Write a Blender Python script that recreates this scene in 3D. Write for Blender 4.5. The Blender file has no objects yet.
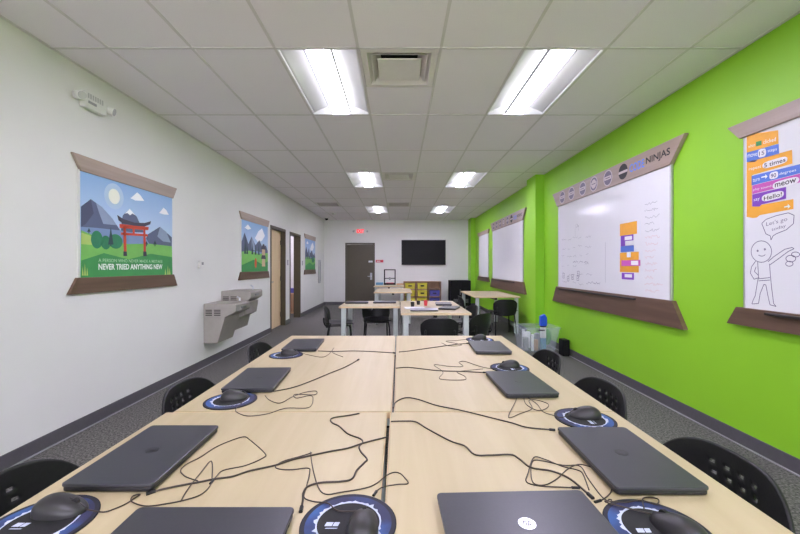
import bpy, bmesh, math, random
from mathutils import Vector, Matrix
random.seed(7)
C = bpy.context.scene.collection
PI = math.pi
R = math.radians

# ------------------------------------------------------------------ camera numbers
F, CX, CY, EYE = 377.8, 398.7, 266.5, 1.319          # focal length in pixels, vanishing point, eye height (m)
XL, XR, YF, ZC = -2.56, 2.537, 13.0, 2.925           # left wall, right wall, far wall, ceiling
ZT = 0.739                                           # table top height

def on_plane(px, py, z):
    y = (EYE - z) * F / (py - CY)
    return ((px - CX) * y / F, y, z)

def on_left(px, py):
    y = XL * F / (px - CX)
    return y, EYE - (py - CY) * y / F

def on_right(px, py):
    y = XR * F / (px - CX)
    return y, EYE - (py - CY) * y / F

# ------------------------------------------------------------------ materials
def lin(c):
    c = c / 255.0
    return c / 12.92 if c <= 0.04045 else ((c + 0.055) / 1.055) ** 2.4

def rgb(c):
    return (lin(c[0]), lin(c[1]), lin(c[2]), 1.0)

def mat(name, col, rough=0.5, metal=0.0, nscale=40.0, namt=0.06, bump=0.0, bscale=None, stretch=(1, 1, 1), spec=None, coat=0.0):
    m = bpy.data.materials.new(name)
    m.use_nodes = True
    nt = m.node_tree
    b = nt.nodes['Principled BSDF']
    b.inputs['Roughness'].default_value = rough
    b.inputs['Metallic'].default_value = metal
    if spec is not None:
        b.inputs['Specular IOR Level'].default_value = spec
    if coat:
        b.inputs['Coat Weight'].default_value = coat
        b.inputs['Coat Roughness'].default_value = 0.15
    tc = nt.nodes.new('ShaderNodeTexCoord')
    mp = nt.nodes.new('ShaderNodeMapping')
    mp.inputs['Scale'].default_value = stretch
    nt.links.new(tc.outputs['Object'], mp.inputs['Vector'])
    nz = nt.nodes.new('ShaderNodeTexNoise')
    nz.inputs['Scale'].default_value = nscale
    nz.inputs['Detail'].default_value = 4.0
    nt.links.new(mp.outputs['Vector'], nz.inputs['Vector'])
    ramp = nt.nodes.new('ShaderNodeValToRGB')
    base = rgb(col)
    ramp.color_ramp.elements[0].position = 0.3
    ramp.color_ramp.elements[1].position = 0.7
    ramp.color_ramp.elements[0].color = tuple(max(0, c * (1 - namt)) for c in base[:3]) + (1,)
    ramp.color_ramp.elements[1].color = tuple(min(1, c * (1 + namt)) for c in base[:3]) + (1,)
    nt.links.new(nz.outputs['Fac'], ramp.inputs['Fac'])
    nt.links.new(ramp.outputs['Color'], b.inputs['Base Color'])
    if bump:
        bz = nz
        if bscale:
            bz = nt.nodes.new('ShaderNodeTexNoise')
            bz.inputs['Scale'].default_value = bscale
            nt.links.new(tc.outputs['Object'], bz.inputs['Vector'])
        bp = nt.nodes.new('ShaderNodeBump')
        bp.inputs['Strength'].default_value = bump
        bp.inputs['Distance'].default_value = 0.004
        nt.links.new(bz.outputs['Fac'], bp.inputs['Height'])
        nt.links.new(bp.outputs['Normal'], b.inputs['Normal'])
    return m

def wood(name, dark, light, rough, scale=3.0, axis='Y', fine=0.5):
    m = bpy.data.materials.new(name)
    m.use_nodes = True
    nt = m.node_tree
    b = nt.nodes['Principled BSDF']
    b.inputs['Roughness'].default_value = rough
    tc = nt.nodes.new('ShaderNodeTexCoord')
    mp = nt.nodes.new('ShaderNodeMapping')
    s = {'X': (0.6, 9, 9), 'Y': (9, 0.6, 9), 'Z': (9, 9, 0.6)}[axis]
    mp.inputs['Scale'].default_value = s
    nt.links.new(tc.outputs['Object'], mp.inputs['Vector'])
    n1 = nt.nodes.new('ShaderNodeTexNoise')
    n1.inputs['Scale'].default_value = scale
    n1.inputs['Detail'].default_value = 8
    n1.inputs['Distortion'].default_value = 0.6
    nt.links.new(mp.outputs['Vector'], n1.inputs['Vector'])
    ramp = nt.nodes.new('ShaderNodeValToRGB')
    ramp.color_ramp.elements[0].position = 0.3
    ramp.color_ramp.elements[1].position = 0.7
    ramp.color_ramp.elements[0].color = rgb(dark)
    ramp.color_ramp.elements[1].color = rgb(light)
    nt.links.new(n1.outputs['Fac'], ramp.inputs['Fac'])
    nt.links.new(ramp.outputs['Color'], b.inputs['Base Color'])
    return m

def emit(name, col, strength):
    m = bpy.data.materials.new(name)
    m.use_nodes = True
    nt = m.node_tree
    nt.nodes.remove(nt.nodes['Principled BSDF'])
    e = nt.nodes.new('ShaderNodeEmission')
    e.inputs['Color'].default_value = rgb(col)
    e.inputs['Strength'].default_value = strength
    nt.links.new(e.outputs['Emission'], nt.nodes['Material Output'].inputs['Surface'])
    return m

def clear_plastic(name, col, amount):
    m = bpy.data.materials.new(name)
    m.use_nodes = True
    nt = m.node_tree
    b = nt.nodes['Principled BSDF']
    b.inputs['Base Color'].default_value = rgb(col)
    b.inputs['Roughness'].default_value = 0.2
    tr = nt.nodes.new('ShaderNodeBsdfTransparent')
    nz = nt.nodes.new('ShaderNodeTexNoise')
    nz.inputs['Scale'].default_value = 6
    mr = nt.nodes.new('ShaderNodeMapRange')
    mr.inputs['To Min'].default_value = amount * 0.7
    mr.inputs['To Max'].default_value = amount * 1.3
    nt.links.new(nz.outputs['Fac'], mr.inputs['Value'])
    mx = nt.nodes.new('ShaderNodeMixShader')
    nt.links.new(mr.outputs['Result'], mx.inputs['Fac'])
    nt.links.new(tr.outputs['BSDF'], mx.inputs[1])
    nt.links.new(b.outputs['BSDF'], mx.inputs[2])
    nt.links.new(mx.outputs['Shader'], nt.nodes['Material Output'].inputs['Surface'])
    return m

def sky_print(name, top, bottom, z0, z1):
    m = bpy.data.materials.new(name)           # the printed sky of the posters: a two-colour ink ramp
    m.use_nodes = True
    nt = m.node_tree
    b = nt.nodes['Principled BSDF']
    b.inputs['Roughness'].default_value = 0.45
    tc = nt.nodes.new('ShaderNodeTexCoord')
    sx = nt.nodes.new('ShaderNodeSeparateXYZ')
    nt.links.new(tc.outputs['Object'], sx.inputs['Vector'])
    mr = nt.nodes.new('ShaderNodeMapRange')
    mr.inputs['From Min'].default_value = z0
    mr.inputs['From Max'].default_value = z1
    nt.links.new(sx.outputs['Z'], mr.inputs['Value'])
    ramp = nt.nodes.new('ShaderNodeValToRGB')
    ramp.color_ramp.elements[0].color = rgb(bottom)
    ramp.color_ramp.elements[1].color = rgb(top)
    nt.links.new(mr.outputs['Result'], ramp.inputs['Fac'])
    nt.links.new(ramp.outputs['Color'], b.inputs['Base Color'])
    return m

M = {}
M['white_wall'] = mat('white wall paint', (226, 226, 222), 0.6, nscale=3, namt=0.012, bump=0.05, bscale=180)
M['green_wall'] = mat('lime green wall paint', (144, 206, 42), 0.5, nscale=3, namt=0.02, bump=0.05, bscale=180)
M['tile'] = mat('ceiling tile', (242, 237, 242), 0.9, nscale=160, namt=0.03, bump=0.2)
M['tbar'] = mat('ceiling grid bars', (218, 214, 214), 0.6, nscale=20, namt=0.02)
M['grid'] = mat('white air vent metal', (226, 222, 218), 0.5, nscale=20, namt=0.02)
M['carpet'] = mat('dark grey carpet', (102, 101, 97), 0.95, nscale=75, namt=0.75, bump=0.8, spec=0.1)
M['cove'] = mat('charcoal vinyl cove base', (86, 84, 88), 0.5, nscale=30, namt=0.06)
M['maple'] = wood('maple laminate', (187, 171, 134), (195, 180, 145), 0.45, 2.2, 'Y')
M['maple_edge'] = wood('maple edge band', (222, 196, 156), (230, 205, 165), 0.4, 2.2, 'Y')
M['leg_grey'] = mat('light grey painted steel', (196, 202, 200), 0.4, nscale=15, namt=0.03)
M['black_plastic'] = mat('black moulded plastic', (31, 31, 32), 0.42, nscale=90, namt=0.1, bump=0.08, spec=0.35)
M['black_steel'] = mat('black tube steel', (28, 28, 30), 0.35, 0.3, nscale=60, namt=0.08)
M['grey_steel'] = mat('silver grey tube steel', (150, 152, 154), 0.3, 0.8, nscale=60, namt=0.05)
M['lid'] = mat('slate laptop lid', (66, 66, 72), 0.36, 0.25, nscale=200, namt=0.04)
M['lid_base'] = mat('black laptop underside', (30, 30, 33), 0.45, nscale=90, namt=0.06)
M['chrome'] = mat('mirror chrome', (215, 218, 224), 0.3, 1.0, nscale=20, namt=0.02)
M['silver_lid'] = mat('silver laptop lid', (180, 178, 190), 0.35, 0.3, nscale=90, namt=0.04)
M['mouse_black'] = mat('satin black mouse shell', (44, 43, 44), 0.42, nscale=80, namt=0.06)
M['mouse_wheel'] = mat('mouse wheel rubber', (18, 18, 18), 0.6, nscale=80, namt=0.06)
M['rubber_black'] = mat('black cable sheath', (58, 48, 40), 0.45, nscale=60, namt=0.06)
M['pad_black'] = mat('black cloth pad', (28, 28, 31), 0.75, nscale=200, namt=0.15)
M['pad_blue'] = mat('blue printed ring', (52, 78, 148), 0.7, nscale=5)
_r = [n for n in M['pad_blue'].node_tree.nodes if n.type == 'VALTORGB'][0].color_ramp
_r.elements[0].position, _r.elements[1].position = 0.42, 0.58
_r.elements[0].color = rgb((46, 48, 84)); _r.elements[1].color = rgb((52, 92, 156))
M['pad_rim'] = mat('navy pad rim', (34, 34, 48), 0.7, nscale=60, namt=0.1)
M['pad_white'] = mat('white printed splash', (196, 204, 226), 0.7, nscale=60, namt=0.08)
M['walnut_light'] = wood('greyed walnut', (150, 133, 120), (170, 152, 139), 0.42, 1.6, 'X')  # header boards: paler and greyer than the footer boards
M['walnut_dark'] = wood('brown walnut', (92, 71, 57), (114, 90, 74), 0.42, 1.6, 'X')
M['whiteboard'] = mat('glossy whiteboard', (232, 233, 236), 0.16, nscale=4, namt=0.01)
M['alu'] = mat('brushed aluminium', (190, 191, 192), 0.35, 0.7, nscale=30, namt=0.04)
M['tray'] = mat('dark pen tray', (48, 42, 40), 0.5, nscale=30, namt=0.05)
M['ink_grey'] = mat('faded grey marker', (150, 152, 160), 0.4, nscale=20, namt=0.1)
M['ink_dark'] = mat('dark marker ink', (92, 88, 118), 0.4, nscale=20, namt=0.1)
M['ink_red'] = mat('faded red marker', (214, 184, 182), 0.4, nscale=20, namt=0.1)
M['b_orange'] = mat('orange block print', (240, 172, 52), 0.5, nscale=20, namt=0.03)
M['b_blue'] = mat('blue block print', (86, 124, 212), 0.5, nscale=20, namt=0.03)
M['b_purple'] = mat('purple block print', (130, 72, 190), 0.5, nscale=20, namt=0.03)
M['b_pink'] = mat('pink block print', (204, 92, 182), 0.5, nscale=20, namt=0.03)
M['b_green'] = mat('green flag print', (56, 140, 70), 0.5, nscale=20, namt=0.03)
M['paper'] = mat('white paper', (236, 236, 238), 0.6, nscale=20, namt=0.02)
M['ink_black'] = mat('black print', (34, 32, 34), 0.5, nscale=20, namt=0.05)
M['ink_blue'] = mat('bright blue print', (88, 132, 232), 0.5, nscale=20, namt=0.05)
M['badge_grey'] = mat('grey badge print', (112, 104, 122), 0.5, nscale=20, namt=0.05)
M['badge_ring'] = mat('pale badge ring', (196, 184, 184), 0.5, nscale=20, namt=0.05)
M['p_sky'] = sky_print('printed blue sky', (136, 178, 224), (192, 214, 238), 0.5, 1.0)
M['p_sun'] = mat('printed sun', (240, 242, 228), 0.5, nscale=10, namt=0.01)
M['p_halo'] = mat('printed sun halo', (180, 206, 230), 0.5, nscale=10, namt=0.01)
M['p_cloud'] = mat('printed cloud', (244, 246, 250), 0.5, nscale=10, namt=0.01)
M['p_mount'] = mat('printed slate mountain', (88, 98, 128), 0.5, nscale=10, namt=0.03)
M['p_mount_pale'] = mat('printed pale slope', (142, 158, 188), 0.5, nscale=10, namt=0.03)
M['p_mount_dark'] = mat('printed dark slope', (70, 78, 104), 0.5, nscale=10, namt=0.03)
M['p_mist'] = mat('printed mist band', (124, 150, 192), 0.5, nscale=10, namt=0.03)
M['p_grass'] = mat('printed bright grass', (120, 190, 92), 0.5, nscale=10, namt=0.06)
M['p_grass_deep'] = mat('printed deep grass', (62, 150, 82), 0.5, nscale=10, namt=0.06)
M['p_yellow'] = mat('printed yellow grass', (178, 206, 110), 0.5, nscale=10, namt=0.06)
M['p_tree'] = mat('printed round tree', (40, 128, 88), 0.5, nscale=10, namt=0.06)
M['p_pine'] = mat('printed pine', (32, 66, 72), 0.5, nscale=10, namt=0.06)
M['p_red'] = mat('printed red gate', (206, 74, 48), 0.5, nscale=10, namt=0.04)
M['p_navy'] = mat('printed navy roof', (62, 58, 76), 0.5, nscale=10, namt=0.04)
M['p_text'] = mat('printed white letters', (238, 246, 238), 0.5, nscale=10, namt=0.01)
M['p_textpale'] = mat('printed pale letters', (170, 214, 170), 0.5, nscale=10, namt=0.01)
M['p_tan'] = mat('printed tan stone', (206, 178, 142), 0.5, nscale=10, namt=0.04)
M['bronze'] = mat('dark bronze door paint', (80, 73, 56), 0.45, nscale=8, namt=0.03)
M['birch_door'] = wood('birch door veneer', (214, 188, 146), (226, 202, 162), 0.4, 1.5, 'Z')
M['steel'] = mat('taupe stainless steel', (168, 163, 155), 0.4, 0.3, nscale=12, namt=0.04)
M['steel_dark'] = mat('dark vent slots', (70, 67, 62), 0.5, 0.3, nscale=20, namt=0.05)
M['white_plastic'] = mat('white plastic', (226, 226, 222), 0.4, nscale=20, namt=0.02)
M['vent_pale'] = mat('pale grey plastic', (188, 188, 186), 0.5, nscale=30, namt=0.03)
M['lamp_glass'] = mat('clear lamp lens', (206, 208, 206), 0.1, 0.2, nscale=20, namt=0.03)
M['dark_glass'] = mat('tinted dome', (30, 30, 34), 0.08, nscale=20, namt=0.03)
M['tv_screen'] = mat('switched off screen', (10, 10, 12), 0.35, nscale=5, namt=0.05, spec=0.15)
M['tv_case'] = mat('black screen case', (18, 18, 19), 0.4, nscale=40, namt=0.05)
M['duct'] = mat('dark duct', (16, 16, 16), 0.9, nscale=20, namt=0.1)
M['shelf'] = wood('oak shelf laminate', (150, 116, 88), (172, 136, 106), 0.5, 1.5, 'Z')
M['shelf_back'] = wood('oak shelf back', (190, 150, 116), (202, 164, 130), 0.5, 1.5, 'Z')
M['bin_yellow'] = mat('yellow bin plastic', (214, 200, 62), 0.4, nscale=20, namt=0.04)
M['bin_blue'] = mat('violet blue bin plastic', (86, 86, 172), 0.4, nscale=20, namt=0.04)
M['cart'] = mat('black powder coat', (16, 16, 18), 0.6, nscale=90, namt=0.08, spec=0.2)
M['red'] = mat('red sign plastic', (214, 60, 76), 0.4, nscale=20, namt=0.03)
M['blue'] = mat('bright blue plastic', (34, 84, 214), 0.35, nscale=20, namt=0.03)
M['light_blue'] = mat('pale blue plastic', (92, 144, 180), 0.4, nscale=20, namt=0.04)
M['bag_green'] = mat('green fabric', (76, 150, 62), 0.8, nscale=40, namt=0.12)
M['tub'] = clear_plastic('clear tub plastic', (214, 228, 232), 0.15)
M['grey_plastic'] = mat('grey plastic', (150, 150, 152), 0.5, nscale=30, namt=0.04)
M['pane'] = clear_plastic('window glass', (240, 246, 246), 0.04)
M['pavement'] = mat('pale concrete pavement', (188, 184, 176), 0.9, nscale=6, namt=0.08)
M['exit_red'] = emit('lit red letters', (255, 70, 80), 1.6)
M['lens'] = emit('lit lamp basket', (234, 226, 255), 54.0)
M['lens_side'] = emit('dim lamp basket side', (250, 248, 255), 4.2)
M['reflector'] = mat('white lamp reflector', (236, 236, 240), 0.5, nscale=20, namt=0.01)
M['rail'] = mat('grey lamp rail', (140, 140, 146), 0.5, nscale=20, namt=0.02)

# ------------------------------------------------------------------ mesh helper
class MB:
    def __init__(s):
        s.v, s.f, s.m, s.mats = [], [], [], []
    def mi(s, m):
        if m is None:
            return 0
        if m not in s.mats:
            s.mats.append(m)
        return s.mats.index(m)
    def add(s, vs, fs, m=None):
        o = len(s.v); k = s.mi(m)
        s.v += [tuple(p) for p in vs]
        for f in fs:
            s.f.append(tuple(i + o for i in f)); s.m.append(k)
        return s
    def box(s, x0, x1, y0, y1, z0, z1, m=None):
        vs = [(x, y, z) for z in (z0, z1) for y in (y0, y1) for x in (x0, x1)]
        return s.add(vs, [(0, 2, 3, 1), (4, 5, 7, 6), (0, 1, 5, 4), (2, 6, 7, 3), (0, 4, 6, 2), (1, 3, 7, 5)], m)
    def prism(s, poly, axis, a, b, m=None):
        def P(p, t):
            return {'X': (t, p[0], p[1]), 'Y': (p[0], t, p[1]), 'Z': (p[0], p[1], t)}[axis]
        n = len(poly)
        vs = [P(p, a) for p in poly] + [P(p, b) for p in poly]
        fs = [tuple(range(n - 1, -1, -1)), tuple(range(n, 2 * n))]
        fs += [(i, (i + 1) % n, n + (i + 1) % n, n + i) for i in range(n)]
        return s.add(vs, fs, m)
    def flat(s, poly, y, m):
        n = len(poly)
        return s.add([(p[0], y, p[1]) for p in poly], [tuple(range(n))], m)
    def disc_flat(s, cx, cz, r, y, m, rz=None, n=28):
        rz = rz or r
        return s.flat([(cx + r * math.cos(2 * PI * i / n), cz + rz * math.sin(2 * PI * i / n)) for i in range(n)], y, m)
    def ring(s, ri, ro, z, m, n=48, cx=0, cy=0):
        vs = []
        for i in range(n):
            a = 2 * PI * i / n
            vs += [(cx + ri * math.cos(a), cy + ri * math.sin(a), z), (cx + ro * math.cos(a), cy + ro * math.sin(a), z)]
        return s.add(vs, [(2 * i, 2 * i + 1, (2 * i + 3) % (2 * n), (2 * i + 2) % (2 * n)) for i in range(n)], m)
    def tube(s, pts, r, n=8, m=None, r2=None):
        pts = [Vector(p) for p in pts]
        N = len(pts); vs = []; prev = None
        for i, p in enumerate(pts):
            t = (pts[min(i + 1, N - 1)] - pts[max(i - 1, 0)])
            t = t.normalized() if t.length > 1e-9 else Vector((0, 0, 1))
            if prev is None:
                a = Vector((0, 0, 1)) if abs(t.z) < 0.9 else Vector((1, 0, 0))
                u = t.cross(a).normalized()
            else:
                u = prev - t * prev.dot(t)
                u = u.normalized() if u.length > 1e-6 else t.orthogonal().normalized()
            prev = u; w = t.cross(u)
            rr = r if r2 is None else r + (r2 - r) * i / (N - 1)
            for k in range(n):
                a = 2 * PI * k / n
                vs.append(p + (u * math.cos(a) + w * math.sin(a)) * rr)
        fs = [(i * n + k, i * n + (k + 1) % n, (i + 1) * n + (k + 1) % n, (i + 1) * n + k) for i in range(N - 1) for k in range(n)]
        fs += [tuple(range(n - 1, -1, -1)), tuple(range((N - 1) * n, N * n))]
        return s.add(vs, fs, m)
    def lathe(s, prof, n=32, m=None, c=(0, 0)):
        vs = []
        for (r, z) in prof:
            for k in range(n):
                a = 2 * PI * k / n
                vs.append((c[0] + r * math.cos(a), c[1] + r * math.sin(a), z))
        L = len(prof)
        fs = [(i * n + k, i * n + (k + 1) % n, (i + 1) * n + (k + 1) % n, (i + 1) * n + k) for i in range(L - 1) for k in range(n)]
        fs += [tuple(range(n - 1, -1, -1)), tuple(range((L - 1) * n, L * n))]
        return s.add(vs, fs, m)
    def sheet(s, fn, nu, nv, skip=(), m=None):
        vs = [fn(i / nu, j / nv) for j in range(nv + 1) for i in range(nu + 1)]
        fs = [(j * (nu + 1) + i, j * (nu + 1) + i + 1, (j + 1) * (nu + 1) + i + 1, (j + 1) * (nu + 1) + i)
              for j in range(nv) for i in range(nu) if (i, j) not in skip]
        return s.add(vs, fs, m)
    def build(s, name, m=None, parent=None, bevel=0.0, smooth=False, solid=0.0, seg=2, sub=0, world_to=None):
        vs = s.v
        if world_to is not None:
            vs = [world_to @ Vector(p) for p in vs]
        me = bpy.data.meshes.new(name)
        me.from_pydata(vs, [], s.f)
        if m is not None:
            me.materials.append(m)
        else:
            for k in s.mats:
                me.materials.append(k)
            for p, k in zip(me.polygons, s.m):
                p.material_index = k
        bm = bmesh.new(); bm.from_mesh(me)
        if not s.mats or len(s.mats) == 1 or m is not None:
            bmesh.ops.recalc_face_normals(bm, faces=bm.faces)
        bm.to_mesh(me); bm.free()
        if smooth:
            for p in me.polygons:
                p.use_smooth = True
        o = bpy.data.objects.new(name, me)
        C.objects.link(o)
        if parent is not None:
            o.parent = parent
        if solid:
            d = o.modifiers.new('thickness', 'SOLIDIFY'); d.thickness = solid; d.offset = 0
        if bevel:
            d = o.modifiers.new('soft edge', 'BEVEL'); d.width = bevel; d.segments = seg; d.limit_method = 'ANGLE'; d.angle_limit = R(40)
        if sub:
            d = o.modifiers.new('round', 'SUBSURF'); d.levels = sub; d.render_levels = sub
        return o

def text_faces(string, bold=0.0, shear=0.0):
    cu = bpy.data.curves.new('lettering', 'FONT')
    cu.body = string; cu.size = 1.0; cu.offset = bold; cu.shear = shear; cu.resolution_u = 3
    o = bpy.data.objects.new('lettering', cu)
    C.objects.link(o)
    dg = bpy.context.evaluated_depsgraph_get()
    dg.update()
    me = bpy.data.meshes.new_from_object(o.evaluated_get(dg))
    vs = [(v.co.x, v.co.y) for v in me.vertices]
    fs = [tuple(p.vertices) for p in me.polygons]
    bpy.data.objects.remove(o); bpy.data.curves.remove(cu); bpy.data.meshes.remove(me)
    x0 = min(p[0] for p in vs); x1 = max(p[0] for p in vs); y0 = min(p[1] for p in vs); y1 = max(p[1] for p in vs)
    return [((p[0] - x0) / (x1 - x0), (p[1] - y0) / (y1 - y0)) for p in vs], fs

def put_text(mb, string, x0, x1, z0, z1, y, m, bold=0.0, shear=0.0, slope=0.0):
    vs, fs = text_faces(string, bold, shear)
    mb.add([(x0 + p[0] * (x1 - x0), y, z0 + p[1] * (z1 - z0) + slope * p[0]) for p in vs], fs, m)

def thing(name, label, cat, loc=(0, 0, 0), rotz=0.0, group=None):
    o = bpy.data.objects.new(name, None)
    o.empty_display_size = 0.1
    C.objects.link(o)
    o.location = loc; o.rotation_euler = (0, 0, rotz)
    o['label'] = label; o['category'] = cat
    if group:
        o['group'] = group
    return o

def tag(o, label, cat, group=None):
    o['label'] = label; o['category'] = cat
    if group:
        o['group'] = group
    return o

def struct(o):
    o['kind'] = 'structure'
    return o

def struct_root(name, loc=(0, 0, 0), rotz=0.0):
    o = bpy.data.objects.new(name, None); C.objects.link(o)
    o.location = loc; o.rotation_euler = (0, 0, rotz); o['kind'] = 'structure'
    return o

def dup(root, loc, rotz, label, group=None):
    r = root.copy(); C.objects.link(r); r.location = loc; r.rotation_euler = (0, 0, rotz)
    r['label'] = label
    if group:
        r['group'] = group
    for ch in list(root.children):
        c = ch.copy(); C.objects.link(c); c.parent = r
        for g in list(ch.children):
            d = g.copy(); C.objects.link(d); d.parent = c
    return r

def inv_of(o):
    return (Matrix.Translation(o.location) @ Matrix.Rotation(o.rotation_euler.z, 4, 'Z')).inverted()

def smooth_path(pts, k=5):
    P = [Vector(p) for p in pts]
    P = [P[0] * 2 - P[1]] + P + [P[-1] * 2 - P[-2]]
    out = []
    for i in range(1, len(P) - 2):
        a, b, c, d = P[i - 1], P[i], P[i + 1], P[i + 2]
        for j in range(k):
            t = j / k
            out.append(0.5 * ((2 * b) + (c - a) * t + (2 * a - 5 * b + 4 * c - d) * t * t + (3 * b - a - 3 * c + d) * t ** 3))
    out.append(P[-2])
    return out

# ================================================================== THE ROOM
YB = -4.0
floor = struct(MB().box(-5.0, 3.0, YB - 0.3, YF + 0.3, -0.1, 0.0).build('floor', M['carpet']))
struct(MB().prism([(XR, YB), (XR, 6.6), (2.39, 6.6), (2.39, 7.05), (XR, 7.05), (XR, 12.5), (2.39, 12.5), (2.39, YF), (2.75, YF), (2.75, YB)],
                  'Z', 0, ZC + 0.25).build('wall_right', M['green_wall']))
struct(MB().prism([(YB, 0), (7.53, 0), (7.53, 2.15), (8.53, 2.15), (8.53, 0), (8.865, 0), (8.865, 2.14), (9.83, 2.14), (9.83, 0),
                   (YF + 0.15, 0), (YF + 0.15, ZC + 0.25), (YB, ZC + 0.25)], 'X', XL - 0.15, XL).build('wall_left', M['white_wall']))
struct(MB().prism([(XL - 0.15, 0), (-1.838, 0), (-1.838, 2.131), (-0.82, 2.131), (-0.82, 0), (2.75, 0), (2.75, ZC + 0.25), (XL - 0.15, ZC + 0.25)],
                  'Y', YF, YF + 0.15).build('wall_far', M['white_wall']))
# unseen end behind the camera: wall with a wide window added for fill light
wn = MB()
WX0, WX1, WZ0, WZ1 = -2.2, 2.2, 0.35, 2.65
ring_o = [(-5.0, 0), (2.75, 0), (2.75, ZC + 0.25), (-5.0, ZC + 0.25)]
wn.box(-5.0, WX0, YB - 0.15, YB, 0, ZC + 0.25); wn.box(WX1, 2.75, YB - 0.15, YB, 0, ZC + 0.25)
wn.box(WX0, WX1, YB - 0.15, YB, 0, WZ0); wn.box(WX0, WX1, YB - 0.15, YB, WZ1, ZC + 0.25)
struct(wn.build('wall_near', M['white_wall']))
win = struct_root('window_1')
wf = MB()
wf.box(WX0, WX1, YB - 0.1, YB - 0.04, WZ0, WZ0 + 0.06); wf.box(WX0, WX1, YB - 0.1, YB - 0.04, WZ1 - 0.06, WZ1)
for x in (WX0, -0.76, 0.70, WX1 - 0.06):
    wf.box(x, x + 0.06, YB - 0.1, YB - 0.04, WZ0 + 0.06, WZ1 - 0.06)
wf.build('window_frame', M['bronze'], win)
MB().box(WX0 + 0.06, WX1 - 0.06, YB - 0.075, YB - 0.069, WZ0 + 0.06, WZ1 - 0.06).build('pane', M['pane'], win)
struct(MB().box(-30, 30, YB - 40, YB - 0.35, -0.12, -0.02).build('ground', M['pavement']))  # unseen pale surface added outside, bounces daylight in to the ceiling

# ceiling: lay-in panels on a 2 x 4 ft grid
GX = [0.005 + 0.61 * (k + 0.5) for k in range(-5, 5)]
GX = [XL] + [g for g in GX if XL + 0.05 < g < XR - 0.05] + [XR]
GY = [2.777 + 1.22 * k for k in range(-6, 9)]
GY = [YB] + [g for g in GY if YB + 0.05 < g < YF - 0.05] + [YF]
LIGHT_X = [(-0.91, -0.30), (0.92, 1.53)]
LIGHT_ROWS = [2.777, 6.437, 10.097, -0.883]
def col_of(x):
    return max(i for i in range(len(GX) - 1) if GX[i] - 0.02 <= x)
light_cells = {}
for ry in LIGHT_ROWS:
    for (a, b) in LIGHT_X:
        i = col_of(a); j = min(range(len(GY)), key=lambda q: abs(GY[q] - ry))
        light_cells[(i, j)] = (GX[i], GX[i + 1], GY[j], GY[j + 1])
mid = col_of(-0.30)
def row_of(y):
    return min(range(len(GY)), key=lambda q: abs(GY[q] - y))
vent_cells = {(mid, row_of(2.777)): 'near', (mid, row_of(6.437)): 'near', (mid, row_of(8.877)): 'far', (1, row_of(8.877)): 'far'}
cb = MB()
bars = MB()
for i in range(len(GX) - 1):
    for j in range(len(GY) - 1):
        x0, x1, y0, y1 = GX[i], GX[i + 1], GY[j], GY[j + 1]
        if (i, j) in light_cells:
            continue
        if (i, j) in vent_cells:
            if vent_cells[(i, j)] == 'near':
                y0 = y0 + 0.61
            else:
                y1 = y1 - 0.61
        cb.box(x0, x1, y0, y1, ZC, ZC + 0.02)
struct(cb.build('ceiling', M['tile']))
for g in GX[1:-1]:
    bars.box(g - 0.0105, g + 0.0105, YB, YF, ZC - 0.004, ZC + 0.012)
for g in GY[1:-1]:
    bars.box(XL, XR, g - 0.0105, g + 0.0105, ZC - 0.004, ZC + 0.012)
for (w0, w1) in ((XL, XL + 0.022), (XR - 0.022, XR)):
    bars.box(w0, w1, YB, YF, ZC - 0.004, ZC + 0.012)
bars.box(XL, XR, YF - 0.022, YF, ZC - 0.004, ZC + 0.012)
struct(bars.build('trim_1', M['tbar']))
struct(MB().box(-5.0, 2.75, YB, YF + 0.15, ZC + 0.25, ZC + 0.3).build('trim_2', M['duct']))

# cove base
def cove(name, segs):
    b = MB()
    for (x0, x1, y0, y1) in segs:
        b.box(x0, x1, y0, y1, 0, 0.102)
    return struct(b.build(name, M['cove'], bevel=0.004))
T = 0.012
cove('baseboard_left', [(XL, XL + T, YB, 7.53), (XL, XL + T, 8.53, 8.865), (XL, XL + T, 9.83, YF)])
cove('baseboard_right', [(XR - T, XR, YB, 6.6), (2.39, XR, 6.6 - T, 6.6), (2.39 - T, 2.39, 6.6 - T, 7.05 + T), (2.39, XR, 7.05, 7.05 + T),
                         (XR - T, XR, 7.05 + T, 12.5 - T), (2.39 - T, XR, 12.5 - T, 12.5), (2.39 - T, 2.39, 12.5, YF - T)])
cove('baseboard_far', [(XL + T, -1.838, YF - T, YF), (-0.82, 2.39 - T, YF - T, YF)])
sm = MB()
sm.box(XL + T, XL + T + 0.014, YB, 7.5, 0.0, 0.006)
struct(sm.build('trim_3', M['grey_plastic']))
sm = MB()
sm.box(XR - T - 0.014, XR - T, YB, 6.58, 0.0, 0.006)
struct(sm.build('trim_4', M['grey_plastic']))

# neighbouring room seen through the second doorway
rm = MB()
rm.box(-4.6, -4.5, 8.3, 11.4, 0, ZC); rm.box(-4.5, XL - 0.15, 11.3, 11.4, 0, ZC); rm.box(-4.5, XL - 0.15, 8.3, 8.4, 0, ZC)
rm.box(-4.6, XL - 0.15, 8.3, 11.4, ZC, ZC + 0.05)
struct(rm.build('wall_side_room', M['white_wall']))

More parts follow.
